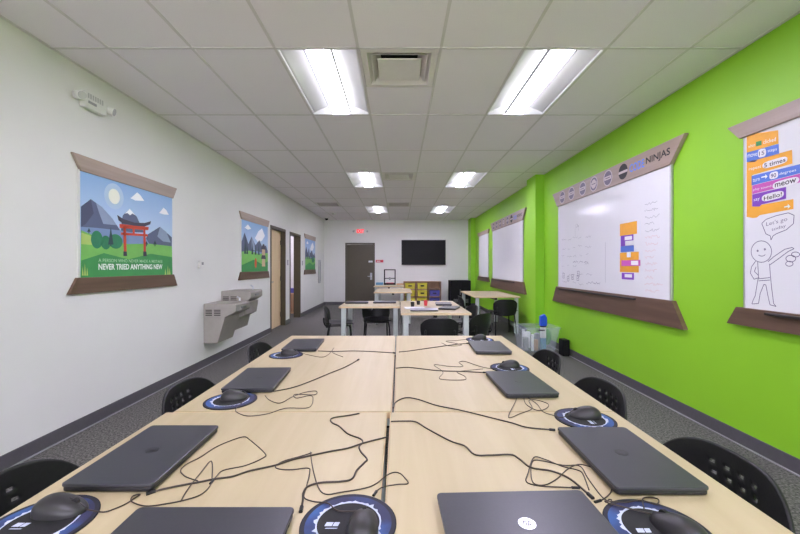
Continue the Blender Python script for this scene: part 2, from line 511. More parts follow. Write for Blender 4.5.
# doors
def frame_x(root, y0, y1, ztop, w=0.05):
    b = MB()
    b.prism([(y0, 0), (y0 + w, 0), (y0 + w, ztop - w), (y1 - w, ztop - w), (y1 - w, 0), (y1, 0), (y1, ztop), (y0, ztop)], 'X', XL - 0.16, XL + 0.012)
    return b.build('door_frame', M['bronze'], root, bevel=0.003)
d1 = struct_root('door_1')
frame_x(d1, 7.53, 8.53, 2.15)
leaf = MB().box(XL - 0.135, XL - 0.09, 7.582, 8.478, 0.008, 2.095).build('door_leaf', M['birch_door'], d1, bevel=0.002)
hd = MB().tube([(XL - 0.09, 7.67, 1.0), (XL - 0.03, 7.67, 1.0), (XL - 0.03, 7.79, 1.0)], 0.011)
hd.box(XL - 0.092, XL - 0.084, 7.64, 7.70, 0.93, 1.07)
hd.build('door_handle', M['grey_steel'], d1, smooth=False)
for z in (0.25, 1.05, 1.85):
    MB().box(XL - 0.09, XL - 0.075, 8.45, 8.478, z - 0.05, z + 0.05).build('hinge', M['black_steel'], d1)
d2 = struct_root('door_2')
frame_x(d2, 8.865, 9.83, 2.14)
MB().box(XL - 1.06, XL - 0.165, 8.868, 8.912, 0.008, 2.085).build('door_leaf', M['birch_door'], d2, bevel=0.002)
d3 = struct_root('door_3')
b = MB()
w = 0.05
b.prism([(-1.838, 0), (-1.788, 0), (-1.788, 2.081), (-0.87, 2.081), (-0.87, 0), (-0.82, 0), (-0.82, 2.131), (-1.838, 2.131)], 'Y', YF - 0.012, YF + 0.15)
b.build('door_frame', M['bronze'], d3, bevel=0.003)
MB().box(-1.786, -0.872, YF + 0.03, YF + 0.075, 0.008, 2.078).build('door_leaf', M['bronze'], d3, bevel=0.002)
hb = MB().box(-0.985, -0.915, YF + 0.022, YF + 0.032, 0.86, 1.1)
hb.tube([(-0.95, YF + 0.03, 0.98), (-0.95, YF - 0.035, 0.98), (-1.07, YF - 0.035, 0.98)], 0.012)
hb.build('door_handle', M['grey_steel'], d3)
lb = MB().box(-1.04, -0.9, YF + 0.022, YF + 0.031, 1.46, 1.52).build('door_plate', M['alu'], d3)

# ================================================================== CEILING FITTINGS
def make_troffer(w, l):
    t = thing('ceiling_light', '', 'ceiling light')
    hw, hl = w / 2 - 0.011, l / 2 - 0.011
    fr = MB()
    e = 0.008
    fr.box(-hw, hw, -hl, -hl + e, -0.003, 0.1); fr.box(-hw, hw, hl - e, hl, -0.003, 0.1)
    fr.box(-hw, -hw + e, -hl + e, hl - e, -0.003, 0.1); fr.box(hw - e, hw, -hl + e, hl - e, -0.003, 0.1)
    fr.build('frame', M['reflector'], t)
    a = hw - e
    bw = 0.1
    for s in (-1, 1):
        rf = MB()
        def fn(u, v, s=s):
            x = bw - 0.005 + u * (a - bw + 0.005)
            return (s * x, -hl + e + v * 2 * (hl - e), 0.085 - 0.07 * u ** 1.6)
        rf.sheet(fn, 10, 2)
        rf.build('reflector', M['reflector'], t, solid=0.002, smooth=True)
    bs = MB()
    prof = [(-bw, 0.075), (-bw, 0.03), (-0.06, 0.01), (0.06, 0.01), (bw, 0.03), (bw, 0.075)]
    bs.prism(prof, 'Y', -hl + e + 0.002, hl - e - 0.002)
    bk_ = bs.build('lamp_basket', M['lens_side'], t)
    MB().box(-0.07, 0.07, -hl + e + 0.004, hl - e - 0.004, 0.006, 0.0095).build('lit_lens', M['lens'], bk_)
    for s in (-1, 1):
        MB().box(s * bw - 0.004, s * bw + 0.004, -hl + e, hl - e, 0.004, 0.03).build('rail', M['rail'], t)
    return t
LIGHT_LABELS = {
    (0, 0): 'large bright ceiling light left of the near square air diffuser', (0, 1): 'large bright ceiling light right of the near square air diffuser',
    (1, 0): 'middle row ceiling light just left of the second air diffuser', (1, 1): 'middle row ceiling light right of the second air diffuser',
    (2, 0): 'small looking far ceiling light nearest the lit red sign and dark door', (2, 1): 'small looking far ceiling light above the wall screen',
    (3, 0): 'ceiling light behind the camera on the white wall side', (3, 1): 'ceiling light behind the camera on the green wall side'}
troffer0 = None
for r, ry in enumerate(LIGHT_ROWS):
    for k, (a, bb) in enumerate(LIGHT_X):
        loc = ((a + bb) / 2, ry + 0.61, ZC)
        if troffer0 is None:
            troffer0 = make_troffer(0.61, 1.22)
            troffer0.location = loc; troffer0['label'] = LIGHT_LABELS[(r, k)]; troffer0['group'] = 'recessed ceiling lights'
        else:
            dup(troffer0, loc, 0, LIGHT_LABELS[(r, k)], 'recessed ceiling lights')
dup(troffer0, (-3.5, 9.9, ZC - 0.1), 0, 'ceiling light of the small room behind the open doorway', 'recessed ceiling lights')  # unseen lamp added so the side room looks lit

def make_diffuser():
    t = thing('air_diffuser', '', 'air vent')
    fr = MB(); h = 0.292
    for (x0, x1, y0, y1) in ((-h, h, -h, -h + 0.045), (-h, h, h - 0.045, h), (-h, -h + 0.045, -h + 0.045, h - 0.045), (h - 0.045, h, -h + 0.045, h - 0.045)):
        fr.box(x0, x1, y0, y1, -0.003, 0.004)
    q = h - 0.045
    k = 0.15
    vs = [(-q, -q, 0), (q, -q, 0), (q, q, 0), (-q, q, 0), (-k, -k, 0.1), (k, -k, 0.1), (k, k, 0.1), (-k, k, 0.1)]
    fr.add(vs, [(0, 1, 5, 4), (1, 2, 6, 5), (2, 3, 7, 6), (3, 0, 4, 7)])
    fr.build('frame', M['grid'], t)
    MB().lathe([(0.0001, 0.16), (0.15, 0.16), (0.15, 0.1)], 24).build('duct', M['duct'], t)
    MB().box(-0.16, 0.16, -0.16, 0.16, 0.1, 0.104).build('collar', M['duct'], t)
    lv = MB()
    for (r_, z_) in ((0.215, 0.018),):
        for s in range(4):
            c, d = math.cos(s * PI / 2), math.sin(s * PI / 2)
            pts = [(-r_, -r_, z_ - 0.016), (r_, -r_, z_ - 0.016), (r_ - 0.035, -r_ + 0.035, z_ + 0.02), (-r_ + 0.035, -r_ + 0.035, z_ + 0.02)]
            lv.add([(c * p[0] - d * p[1], d * p[0] + c * p[1], p[2]) for p in pts], [(0, 1, 2, 3)])
    lv.build('louvre', M['grid'], t, solid=0.002)
    MB().box(-0.17, 0.17, -0.165, 0.175, -0.004, 0.004).build('face_plate', M['grid'], t, bevel=0.006)
    return t
df = make_diffuser()
xm = (GX[mid] + GX[mid + 1]) / 2
df.location = (xm, 2.777 + 0.305, ZC); df['label'] = 'large square ceiling air diffuser between the two nearest lights'; df['group'] = 'square ceiling air diffusers'
dup(df, (xm, 6.437 + 0.305, ZC), 0, 'square ceiling air diffuser beside the middle row of lights', 'square ceiling air diffusers')
def make_grille():
    t = thing('return_grille', '', 'air vent')
    h = 0.292
    fr = MB()
    for (x0, x1, y0, y1) in ((-h, h, -h, -h + 0.035), (-h, h, h - 0.035, h), (-h, -h + 0.035, -h + 0.035, h - 0.035), (h - 0.035, h, -h + 0.035, h - 0.035)):
        fr.box(x0, x1, y0, y1, -0.004, 0.01)
    fr.build('frame', M['grid'], t)
    MB().box(-h, h, -h, h, 0.03, 0.034).build('backing', M['duct'], t)
    sl = MB()
    for i in range(14):
        y = -0.24 + i * 0.48 / 13
        sl.add([(-0.257, y - 0.012, 0.0), (0.257, y - 0.012, 0.0), (0.257, y + 0.01, 0.02), (-0.257, y + 0.01, 0.02)], [(0, 1, 2, 3)])
    sl.build('slats', M['grid'], t, solid=0.002)
    return t
rg = make_grille()
y4 = 8.877 + 1.22 - 0.305
rg.location = ((GX[1] + GX[2]) / 2, y4, ZC); rg['label'] = 'slatted ceiling return grille near the left wall by the far posters'; rg['group'] = 'slatted return grilles'
dup(rg, (xm, y4, ZC), 0, 'slatted ceiling return grille in the middle in front of the farthest lights', 'slatted return grilles')

# dome camera in the far left ceiling corner
t = thing('security_camera', 'small dark dome camera on the ceiling in the far left corner', 'camera', (-2.36, 12.35, ZC))
MB().lathe([(0.075, -0.004), (0.075, -0.03), (0.06, -0.036)], 24).build('mount', M['white_plastic'], t)
MB().lathe([(0.055, -0.034), (0.053, -0.06), (0.04, -0.085), (0.018, -0.098), (0.001, -0.1)], 24).build('dome', M['dark_glass'], t, smooth=True)
t = thing('smoke_detector', 'small white round smoke detector on the ceiling near the far left corner', 'smoke detector', (-1.95, 11.4, ZC))
MB().lathe([(0.06, -0.001), (0.062, -0.02), (0.05, -0.038), (0.02, -0.045), (0.001, -0.045)], 24).build('body', M['white_plastic'], t, smooth=True)

# ================================================================== LEFT WALL
def trapezoid(xa0, xa1, za, xb0, xb1, zb):
    return [(xa0, za), (xa1, za), (xb1, zb), (xb0, zb)]

def poster_root(yc, label, group):
    t = thing('wall_poster', label, 'poster', (XL, yc, 1.10), PI / 2, group)
    MB().prism(trapezoid(-0.62, 0.615, 0.985, -0.70, 0.685, 1.112), 'Y', -0.024, -0.001).build('header_board', M['walnut_light'], t, bevel=0.003)
    MB().prism(trapezoid(-0.735, 0.695, 0.0, -0.655, 0.63, 0.13), 'Y', -0.024, -0.001).build('footer_board', M['walnut_dark'], t, bevel=0.003)
    MB().box(-0.638, 0.622, -0.012, -0.001, 0.12, 0.995).build('backing', M['white_plastic'], t)
    return t
posters = 'landscape posters in walnut hangers'
p1 = poster_root(3.64, 'large landscape poster with red gate and white lettering, nearest on the left wall', posters)
def L1(px, py):
    y, z = on_left(px, py)
    return (y - 3.64, z - 1.10)
def poly_px(cr, base, sc, fn):
    return [fn(base[0] + x / sc, base[1] + y / sc) for (x, y) in cr]
def A(cr):
    return poly_px(cr, (75, 165), 4.45, L1)
art = MB()
W0, W1, Z0, Z1 = -0.620, 0.608, 0.128, 0.988
ly = [-0.0126]
def nexty():
    ly[0] -= 0.0005
    return ly[0]
art.flat([(W0, Z0), (W1, Z0), (W1, Z1), (W0, Z1)], nexty(), M['p_sky'])
y = nexty()
sx, sz = L1(75 + 168 / 4.45, 165 + 140 / 4.45)
art.disc_flat(sx, sz, 0.115, y, M['p_halo'])
art.disc_flat(sx, sz, 0.068, nexty(), M['p_sun'])
y = nexty()
art.flat(A([(240, 148), (270, 122), (285, 135), (302, 160), (262, 158)]), y, M['p_cloud'])
art.flat(A([(368, 214), (388, 190), (400, 200), (412, 222), (388, 220)]), y, M['p_cloud'])
y = nexty()
def clampL(pts):
    return [(min(max(p[0], W0), W1), p[1]) for p in pts]
art.flat(clampL(A([(18, 300), (18, 185), (62, 152), (112, 187), (160, 240), (200, 300)])), y, M['p_mount'])
art.flat(clampL(A([(195, 300), (205, 225), (236, 195), (268, 230), (300, 300)])), y, M['p_mount'])
art.flat(clampL(A([(300, 345), (318, 308), (372, 275), (425, 322), (425, 362), (300, 362)])), y, M['p_mount'])
y = nexty()
art.flat(A([(85, 168), (112, 187), (160, 240), (178, 268), (118, 262), (100, 215)]), y, M['p_mount_pale'])
art.flat(clampL(A([(18, 185), (62, 152), (75, 215), (40, 262), (18, 275)])), y, M['p_mount_dark'])
art.flat(A([(215, 216), (236, 195), (262, 224), (248, 216), (238, 224), (226, 214)]), y, M['p_cloud'])
art.flat(A([(372, 275), (400, 298), (420, 345), (385, 340), (360, 318)]), y, M['p_mount_pale'])
y = nexty()
art.flat(clampL(A([(18, 275), (90, 280), (200, 292), (300, 310), (330, 362), (18, 330)])), y, M['p_mist'])
y = nexty()
art.flat(clampL([(W0, Z0)] + A([(18, 290), (70, 312), (150, 340), (230, 352), (320, 350), (425, 362)]) + [(W1, Z0)]), y, M['p_grass'])
y = nexty()
art.flat(clampL(A([(18, 300), (80, 322), (120, 360), (18, 352)])), y, M['p_yellow'])
art.flat([(W0, Z0)] + clampL(A([(18, 425), (120, 392), (230, 420), (330, 395), (425, 410)])) + [(W1, Z0)], nexty(), M['p_grass_deep'])
y = nexty()
for (cx, cy, rx, rz) in ((88, 332, 0.062, 0.075), (172, 340, 0.085, 0.065), (128, 345, 0.055, 0.06)):
    q = L1(75 + cx / 4.45, 165 + cy / 4.45)
    art.disc_flat(q[0], q[1], rx, y, M['p_tree'], rz)
y = nexty()
for (x, top, bot, w) in ((150, 275, 362, 12), (52, 280, 305, 8), (348, 335, 362, 8), (310, 338, 362, 7)):
    art.flat(A([(x - w, bot - 8), (x, top), (x + w, bot - 8)]), y, M['p_pine'])
    art.flat(A([(x - 2, bot), (x - 2, bot - 9), (x + 2, bot - 9), (x + 2, bot)]), y, M['p_pine'])
y = nexty()
for pts in ([(206, 270), (217, 270), (221, 392), (208, 392)], [(295, 280), (304, 280), (308, 392), (297, 392)],
            [(188, 262), (320, 276), (318, 290), (190, 280)], [(195, 300), (315, 308), (315, 318), (195, 311)], [(248, 278), (257, 279), (257, 306), (248, 305)]):
    art.flat(A(pts), y, M['p_red'])
y = nexty()
art.flat(A([(178, 222), (205, 240), (255, 256), (300, 258), (330, 250), (326, 264), (300, 274), (250, 270), (200, 258), (184, 246)]), y, M['p_navy'])
for pts in ([(206, 385), (221, 385), (223, 405), (206, 405)], [(295, 385), (309, 385), (311, 406), (295, 406)]):
    art.flat(A(pts), y, M['p_navy'])
for (x, h) in ((24, 42), (34, 55), (44, 38), (395, 32), (406, 46), (414, 36)):
    art.flat(clampL(A([(x - 4, 492), (x - 1, 492 - h), (x + 4, 492)])), y, M['p_yellow'])
art.build('picture', None, p1)
tx = MB()
put_text(tx, 'A PERSON WHO NEVER MADE A MISTAKE', -0.445, 0.42, 0.257, 0.287, -0.0205, M['p_textpale'], 0.01)
put_text(tx, 'NEVER TRIED ANYTHING NEW', -0.445, 0.42, 0.190, 0.243, -0.0205, M['p_text'], 0.035)
tx.build('lettering', None, p1)

def small_art(root, seed):
    rr = random.Random(seed)
    a = MB(); yy = [-0.0126]
    def ny():
        yy[0] -= 0.0005
        return yy[0]
    a.flat([(W0, Z0), (W1, Z0), (W1, Z1), (W0, Z1)], ny(), M['p_sky'])
    k = ny()
    a.flat([(-0.05, 0.72), (0.12, 0.86), (0.3, 0.93), (0.45, 0.8), (0.3, 0.7), (0.1, 0.66)], k, M['p_cloud'])
    a.flat([(-0.5, 0.86), (-0.36, 0.93), (-0.22, 0.87), (-0.36, 0.84)], k, M['p_cloud'])
    k = ny()
    a.flat([(W0, 0.4), (W0, 0.62), (-0.5, 0.78), (-0.34, 0.6), (-0.2, 0.74), (-0.02, 0.6), (0.16, 0.7), (0.36, 0.55), (0.5, 0.63), (W1, 0.52), (W1, 0.4)], k, M['p_mount'])
    k = ny()
    a.flat([(-0.5, 0.78), (-0.42, 0.68), (-0.36, 0.5), (-0.5, 0.5)], k, M['p_mount_dark'])
    a.flat([(-0.2, 0.74), (-0.08, 0.64), (-0.04, 0.5), (-0.2, 0.52)], k, M['p_mount_pale'])
    a.flat([(W0, 0.44), (0.0, 0.5), (W1, 0.46), (W1, 0.38), (W0, 0.38)], ny(), M['p_mist'])
    a.flat([(W0, Z0), (W0, 0.46), (-0.3, 0.49), (0.1, 0.45), (W1, 0.48), (W1, Z0)], ny(), M['p_grass'])
    a.flat([(W0, Z0), (W0, 0.24), (-0.1, 0.34), (0.3, 0.26), (W1, 0.32), (W1, Z0)], ny(), M['p_grass_deep'])
    k = ny()
    for i in range(5):
        x = -0.52 + i * 0.16 + rr.uniform(-0.04, 0.04); h = rr.uniform(0.14, 0.24)
        a.flat([(x - 0.04, 0.43), (x, 0.43 + h), (x + 0.04, 0.43)], k, M['p_pine'])
    k = ny()
    if seed == 2:
        a.flat([(0.28, 0.22), (0.46, 0.22), (0.44, 0.36), (0.30, 0.36)], k, M['p_tan'])
        a.flat([(0.24, 0.36), (0.50, 0.36), (0.46, 0.43), (0.28, 0.43)], k, M['p_navy'])
        a.flat([(0.29, 0.43), (0.45, 0.43), (0.45, 0.54), (0.29, 0.54)], k, M['p_tan'])
        a.flat([(0.22, 0.54), (0.52, 0.54), (0.40, 0.64), (0.34, 0.64)], k, M['p_navy'])
        a.disc_flat(-0.02, 0.28, 0.05, k, M['p_red'], 0.09)
    else:
        a.disc_flat(0.25, 0.42, 0.1, k, M['p_tree'], 0.09)
        a.disc_flat(0.42, 0.40, 0.08, k, M['p_tree'], 0.07)
    a.build('picture', None, root)
p2 = poster_root(6.74, 'landscape poster with a stacked tan lantern, above the drinking fountain beside the light wooden door', posters)
small_art(p2, 2)
p3 = poster_root(10.9, 'small looking landscape poster beyond the two left doorways', posters)
small_art(p3, 3)

# emergency light high on the left wall
t = thing('emergency_light', 'white emergency light with two lamp heads high on the left wall', 'emergency light', (XL, 3.13, 2.605), PI / 2)
MB().prism([(-0.105, 0.0), (0.115, 0.0), (0.12, 0.13), (-0.11, 0.13)], 'Y', -0.055, -0.001).build('housing', M['white_plastic'], t, bevel=0.008)
vt = MB()
for i in range(7):
    vt.box(-0.085 + i * 0.024, -0.074 + i * 0.024, -0.058, -0.054, 0.075, 0.115)
vt.build('vents', M['vent_pale'], t)
MB().box(-0.08, 0.0, -0.059, -0.054, 0.035, 0.055).build('status_strip', M['grey_plastic'], t)
for s in (-1, 1):
    h = MB()
    c0 = Vector((s * 0.15, -0.03, 0.07)); dr = Vector((s * 0.35, -1, -0.25)).normalized()
    h.tube([c0 - dr * 0.015, c0 + dr * 0.012, c0 + dr * 0.05], 0.035, 14)
    hh = h.build('lamp_head', M['white_plastic'], t, smooth=False, bevel=0.003)
    MB().tube([c0 + dr * 0.05, c0 + dr * 0.056], 0.03, 14).build('lamp_lens', M['lamp_glass'], hh)

t = thing('thermostat', 'small white thermostat on the left wall above the drinking fountain', 'thermostat', (XL, 4.86, 1.30), PI / 2)
MB().box(-0.05, 0.05, -0.028, -0.001, 0.0, 0.09).build('body', M['white_plastic'], t, bevel=0.006)
MB().box(-0.005, 0.04, -0.031, -0.027, 0.04, 0.075).build('display', M['grey_plastic'], t)
def switch(y, z, label):
    t = thing('light_switch', label, 'light switch', (XL, y, z - 0.06), PI / 2, 'grey light switch plates')
    MB().box(-0.04, 0.04, -0.01, -0.001, 0.0, 0.12).build('plate', M['grey_plastic'], t, bevel=0.003)
    MB().box(-0.015, 0.015, -0.018, -0.009, 0.03, 0.09).build('rocker', M['alu'], t, bevel=0.002)
switch(8.70, 1.41, 'grey light switch plate on the strip of wall between the two left doorways')
switch(10.02, 1.41, 'grey light switch plate just beyond the open left doorway')
t = thing('wall_rail_panel', 'narrow pale grey vertical panel on the left wall near the far corner', 'wall panel', (XL, 12.1, 0.79), PI / 2)
MB().box(-0.11, 0.11, -0.05, -0.001, 0.0, 0.74).build('panel', M['alu'], t, bevel=0.01)
MB().box(-0.03, 0.03, -0.056, -0.049, 0.06, 0.68).build('slot', M['grey_plastic'], t, bevel=0.003)

# drinking fountain, two heights
t = thing('drinking_fountain', 'two level stainless steel drinking fountain on the left wall', 'drinking fountain', (XL, 5.43, 0.30), 0)
def fx(poly):      # wall profile (out from the wall, height above floor) -> local
    return [(p[0], p[1] - 0.30) for p in poly]
def basin(y0, y1, ztop, drop, name, reach):
    h = MB()
    h.prism(fx([(0.001, ztop - drop), (0.26, ztop - drop), (reach - 0.05, ztop - drop * 0.72), (reach, ztop - drop * 0.55), (reach, ztop - 0.015), (reach - 0.015, ztop), (0.001, ztop)]),
            'Y', y0, y1)
    o = h.build(name, M['steel'], t, bevel=0.018, seg=3)
    ym = (y0 + y1) / 2
    n = 32; vs = []
    for (s, dz) in ((1.0, 0.004), (0.96, 0.009), (0.88, 0.004), (0.5, 0.002)):
        for k in range(n):
            a = 2 * PI * k / n
            vs.append((reach * 0.54 + 0.155 * s * math.cos(a), ym + 0.19 * s * math.sin(a), ztop - 0.30 + dz))
    fs = [(i * n + k, i * n + (k + 1) % n, (i + 1) * n + (k + 1) % n, (i + 1) * n + k) for i in range(3) for k in range(n)]
    fs.append(tuple(range(3 * n, 4 * n)))
    MB().add(vs, fs).build('bowl', M['steel'], o, smooth=True)
    MB().tube([(reach * 0.75, ym + 0.13, ztop - 0.3), (reach * 0.75, ym + 0.13, ztop - 0.255), (reach * 0.70, ym + 0.10, ztop - 0.235)], 0.012, 10).build('spout', M['chrome'], o)
    MB().box(reach - 0.002, reach + 0.012, ym - 0.07, ym + 0.07, ztop - 0.3 - drop * 0.42, ztop - 0.3 - drop * 0.25).build('push_bar', M['grey_steel'], o, bevel=0.003)
    return o
lo = basin(-0.48, -0.01, 0.83, 0.187, 'lower_basin', 0.43)
hi = basin(0.01, 0.48, 0.965, 0.187, 'upper_basin', 0.43)
for (o, y0, zt) in ((lo, -0.48, 0.83), (hi, 0.01, 0.965)):
    g = MB()
    for k in (0, 1):
        for r_ in range(4):
            g.box(0.03 + k * 0.11, 0.115 + k * 0.11, y0 - 0.003, y0 + 0.004, zt - 0.3 - 0.09 - r_ * 0.022, zt - 0.3 - 0.078 - r_ * 0.022)
    g.build('vent_slots', M['steel_dark'], o)
MB().prism(fx([(0.001, 0.31), (0.185, 0.31), (0.285, 0.66), (0.001, 0.66)]), 'Y', -0.478, -0.012).build('lower_apron', M['steel'], t, bevel=0.008)
MB().prism(fx([(0.001, 0.40), (0.20, 0.40), (0.24, 0.57), (0.34, 0.62), (0.37, 0.80), (0.001, 0.80)]), 'Y', 0.012, 0.478).build('upper_apron', M['steel'], t, bevel=0.008)

# ================================================================== RIGHT WALL BOARDS
def stroke(mb, pts, w, y, m):
    for a, b in zip(pts[:-1], pts[1:]):
        d = Vector((b[0] - a[0], b[1] - a[1]))
        if d.length < 1e-6:
            continue
        n_ = Vector((-d.y, d.x)).normalized() * w / 2
        mb.flat([(a[0] + n_.x, a[1] + n_.y), (b[0] + n_.x, b[1] + n_.y), (b[0] - n_.x, b[1] - n_.y), (a[0] - n_.x, a[1] - n_.y)], y, m)

def scribble(mb, x0, z0, wd, ht, rr, y, m, w=0.005):
    n = max(3, int(wd / ht * 2.2))
    pts = [(x0 + wd * i / n + rr.uniform(-0.3, 0.3) * ht, z0 + rr.uniform(0, 1) * ht) for i in range(n + 1)]
    stroke(mb, pts, w, y, m)

def big_board(yc, label, detail, group):
    t = thing('whiteboard', label, 'whiteboard', (XR, yc, 0.763), -PI / 2, group)
    MB().prism(trapezoid(-1.24, 1.24, 1.497, -1.42, 1.42, 1.724), 'Y', -0.04, -0.001).build('header_board', M['walnut_light'], t, bevel=0.003)
    MB().prism(trapezoid(-1.415, 1.415, 0.0, -1.27, 1.27, 0.243), 'Y', -0.045, -0.001).build('footer_board', M['walnut_dark'], t, bevel=0.003)
    g = MB().box(-1.22, 1.22, -0.02, -0.001, 0.24, 1.50, M['whiteboard'])
    for x in (-1.235, 1.215):
        MB().box(x, x + 0.02, -0.026, -0.001, 0.24, 1.50).build('side_frame', M['alu'], t, bevel=0.003)
    MB().box(-1.15, 0.75, -0.07, -0.044, 0.205, 0.222).build('pen_tray', M['tray'], t, bevel=0.004)
    yb = -0.0408
    for i, yy in enumerate((5.767, 5.46, 5.13, 4.836, 4.51)):
        x = 4.72 - yy; z = 1.612
        bd = MB()
        bd.disc_flat(x, z, 0.095, yb, M['badge_ring']); bd.disc_flat(x, z, 0.082, yb - 0.0005, M['badge_grey'])
        bd.disc_flat(x, z, 0.058, yb - 0.001, M['badge_ring'] if i == 3 else M['badge_grey'])
        bd.flat([(x - 0.072, z - 0.02), (x + 0.072, z - 0.02), (x + 0.072, z + 0.022), (x - 0.072, z + 0.022)], yb - 0.0016, M['badge_ring'])
        bd.flat([(x - 0.05, z - 0.005), (x + 0.05, z - 0.005), (x + 0.05, z + 0.006), (x - 0.05, z + 0.006)], yb - 0.0022, M['badge_grey'])
        bd.build('badge', None, t)
    lg = MB()
    x = 4.72 - 4.204
    lg.disc_flat(x, 1.612, 0.085, yb, M['ink_black'])
    lg.flat([(x - 0.083, 1.595), (x + 0.083, 1.595), (x + 0.083, 1.622), (x - 0.083, 1.622)], yb - 0.0006, M['badge_ring'])
    put_text(lg, 'CODE', 4.72 - 4.085, 4.72 - 3.84, 1.568, 1.655, yb, M['ink_blue'], 0.02)
    put_text(lg, 'NINJAS', 4.72 - 3.815, 4.72 - 3.475, 1.568, 1.655, yb, M['ink_black'], 0.02)
    lg.build('logo', None, t)
    if detail:
        y = -0.0206
        bk = MB()
        def blk(y0, y1, z0, z1, m, dy=0.0):
            bk.box(4.72 - y0, 4.72 - y1, y - 0.002 - dy, y - dy, z0 - 0.763, z1 - 0.763, m)
        blk(4.294, 3.99, 1.665, 1.80, M['b_orange'])
        blk(4.28, 4.05, 1.485, 1.665, M['b_purple'])
        blk(4.19, 4.04, 1.548, 1.600, M['whiteboard'], 0.003); blk(4.20, 4.07, 1.61, 1.65, M['paper'], 0.003)
        blk(4.28, 4.04, 1.480, 1.546, M['b_blue'], 0.001)
        blk(4.294, 3.96, 1.256, 1.474, M['b_orange'])
        blk(4.16, 4.09, 1.42, 1.474, M['paper'], 0.003)
        blk(4.26, 3.93, 1.325, 1.388, M['b_pink'], 0.003); blk(4.08, 3.96, 1.335, 1.38, M['paper'], 0.006)
        blk(4.26, 4.04, 1.176, 1.25, M['b_purple']); blk(4.20, 4.07, 1.20, 1.235, M['paper'], 0.003)
        bk.build('code_block_magnet', None, t)
        rr = random.Random(5)
        yy = -0.0207
        for i in range(6):
            for k in range(5):
                if rr.random() < 0.9:
                    scribble(g, -1.12 + k * 0.18 + rr.uniform(0, 0.05), 0.30 + i * 0.13 + rr.uniform(-0.02, 0.02), rr.uniform(0.06, 0.16), 0.028, rr, yy, M['ink_grey'], 0.004)
        for (x, z) in ((-1.08, 0.38), (-0.92, 0.34), (-0.78, 0.37), (-0.60, 0.42), (-0.62, 0.36)):
            stroke(g, [(x, z), (x + 0.06, z), (x + 0.06, z + 0.07), (x, z + 0.07), (x, z)], 0.006, yy, M['ink_dark'])
            scribble(g, x + 0.01, z + 0.02, 0.04, 0.03, rr, yy, M['ink_dark'], 0.006)
        for (x, z, wd) in ((-0.74, 0.61, 0.16), (-0.56, 0.60, 0.12), (-0.30, 0.33, 0.30), (-0.40, 0.60, 0.1)):
            scribble(g, x, z, wd, 0.03, rr, yy, M['ink_dark'], 0.0045)
        stroke(g, [(-0.62 + 0.05 * math.cos(a), 1.06 + 0.1 * math.sin(a)) for a in [i * 0.5 for i in range(12)]], 0.004, yy, M['ink_grey'])
        scribble(g, -0.65, 1.10, 0.1, 0.06, rr, yy, M['ink_grey'], 0.006)
        stroke(g, [(0.12, 0.36), (0.12, 0.85)], 0.005, yy, M['ink_grey'])
        for i in range(14):
            scribble(g, 0.86, 0.30 + i * 0.067, rr.uniform(0.12, 0.26), 0.03, rr, yy, M['ink_red'] if i < 9 else M['ink_grey'], 0.004)
    g.build('panel', None, t)
    return t
big_board(4.72, 'large whiteboard with orange and purple code blocks, nearest big board on the green wall', True, 'walnut framed boards on the green wall')
big_board(8.885, 'big blank whiteboard with badge header on the green wall beyond the pillar', False, 'walnut framed boards on the green wall')

def small_board(yc, label, draw=None):
    t = thing('whiteboard', label, 'whiteboard', (XR, yc, 0.89), -PI / 2, 'walnut framed boards on the green wall')
    MB().prism(trapezoid(-0.64, 0.64, 1.367, -0.74, 0.74, 1.48), 'Y', -0.04, -0.001).build('header_board', M['walnut_light'], t, bevel=0.003)
    MB().prism(trapezoid(-0.74, 0.74, 0.0, -0.66, 0.66, 0.13), 'Y', -0.045, -0.001).build('footer_board', M['walnut_dark'], t, bevel=0.003)
    g = MB().box(-0.61, 0.61, -0.02, -0.001, 0.125, 1.37, M['whiteboard'])
    if draw:
        draw(g, yc)
    g.build('panel', None, t)
    for x in (-0.622, 0.606):
        MB().box(x, x + 0.016, -0.024, -0.001, 0.125, 1.37).build('side_frame', M['alu'], t, bevel=0.003)
    MB().box(-0.42, 0.55, -0.07, -0.044, 0.10, 0.118).build('pen_tray', M['tray'], t, bevel=0.004)
    return t
small_board(11.25, 'narrow blank whiteboard farthest along the green wall')
yc2 = 2.135
def B2(px, py):
    y, z = on_right(px, py)
    return (yc2 - y, z - 0.89)
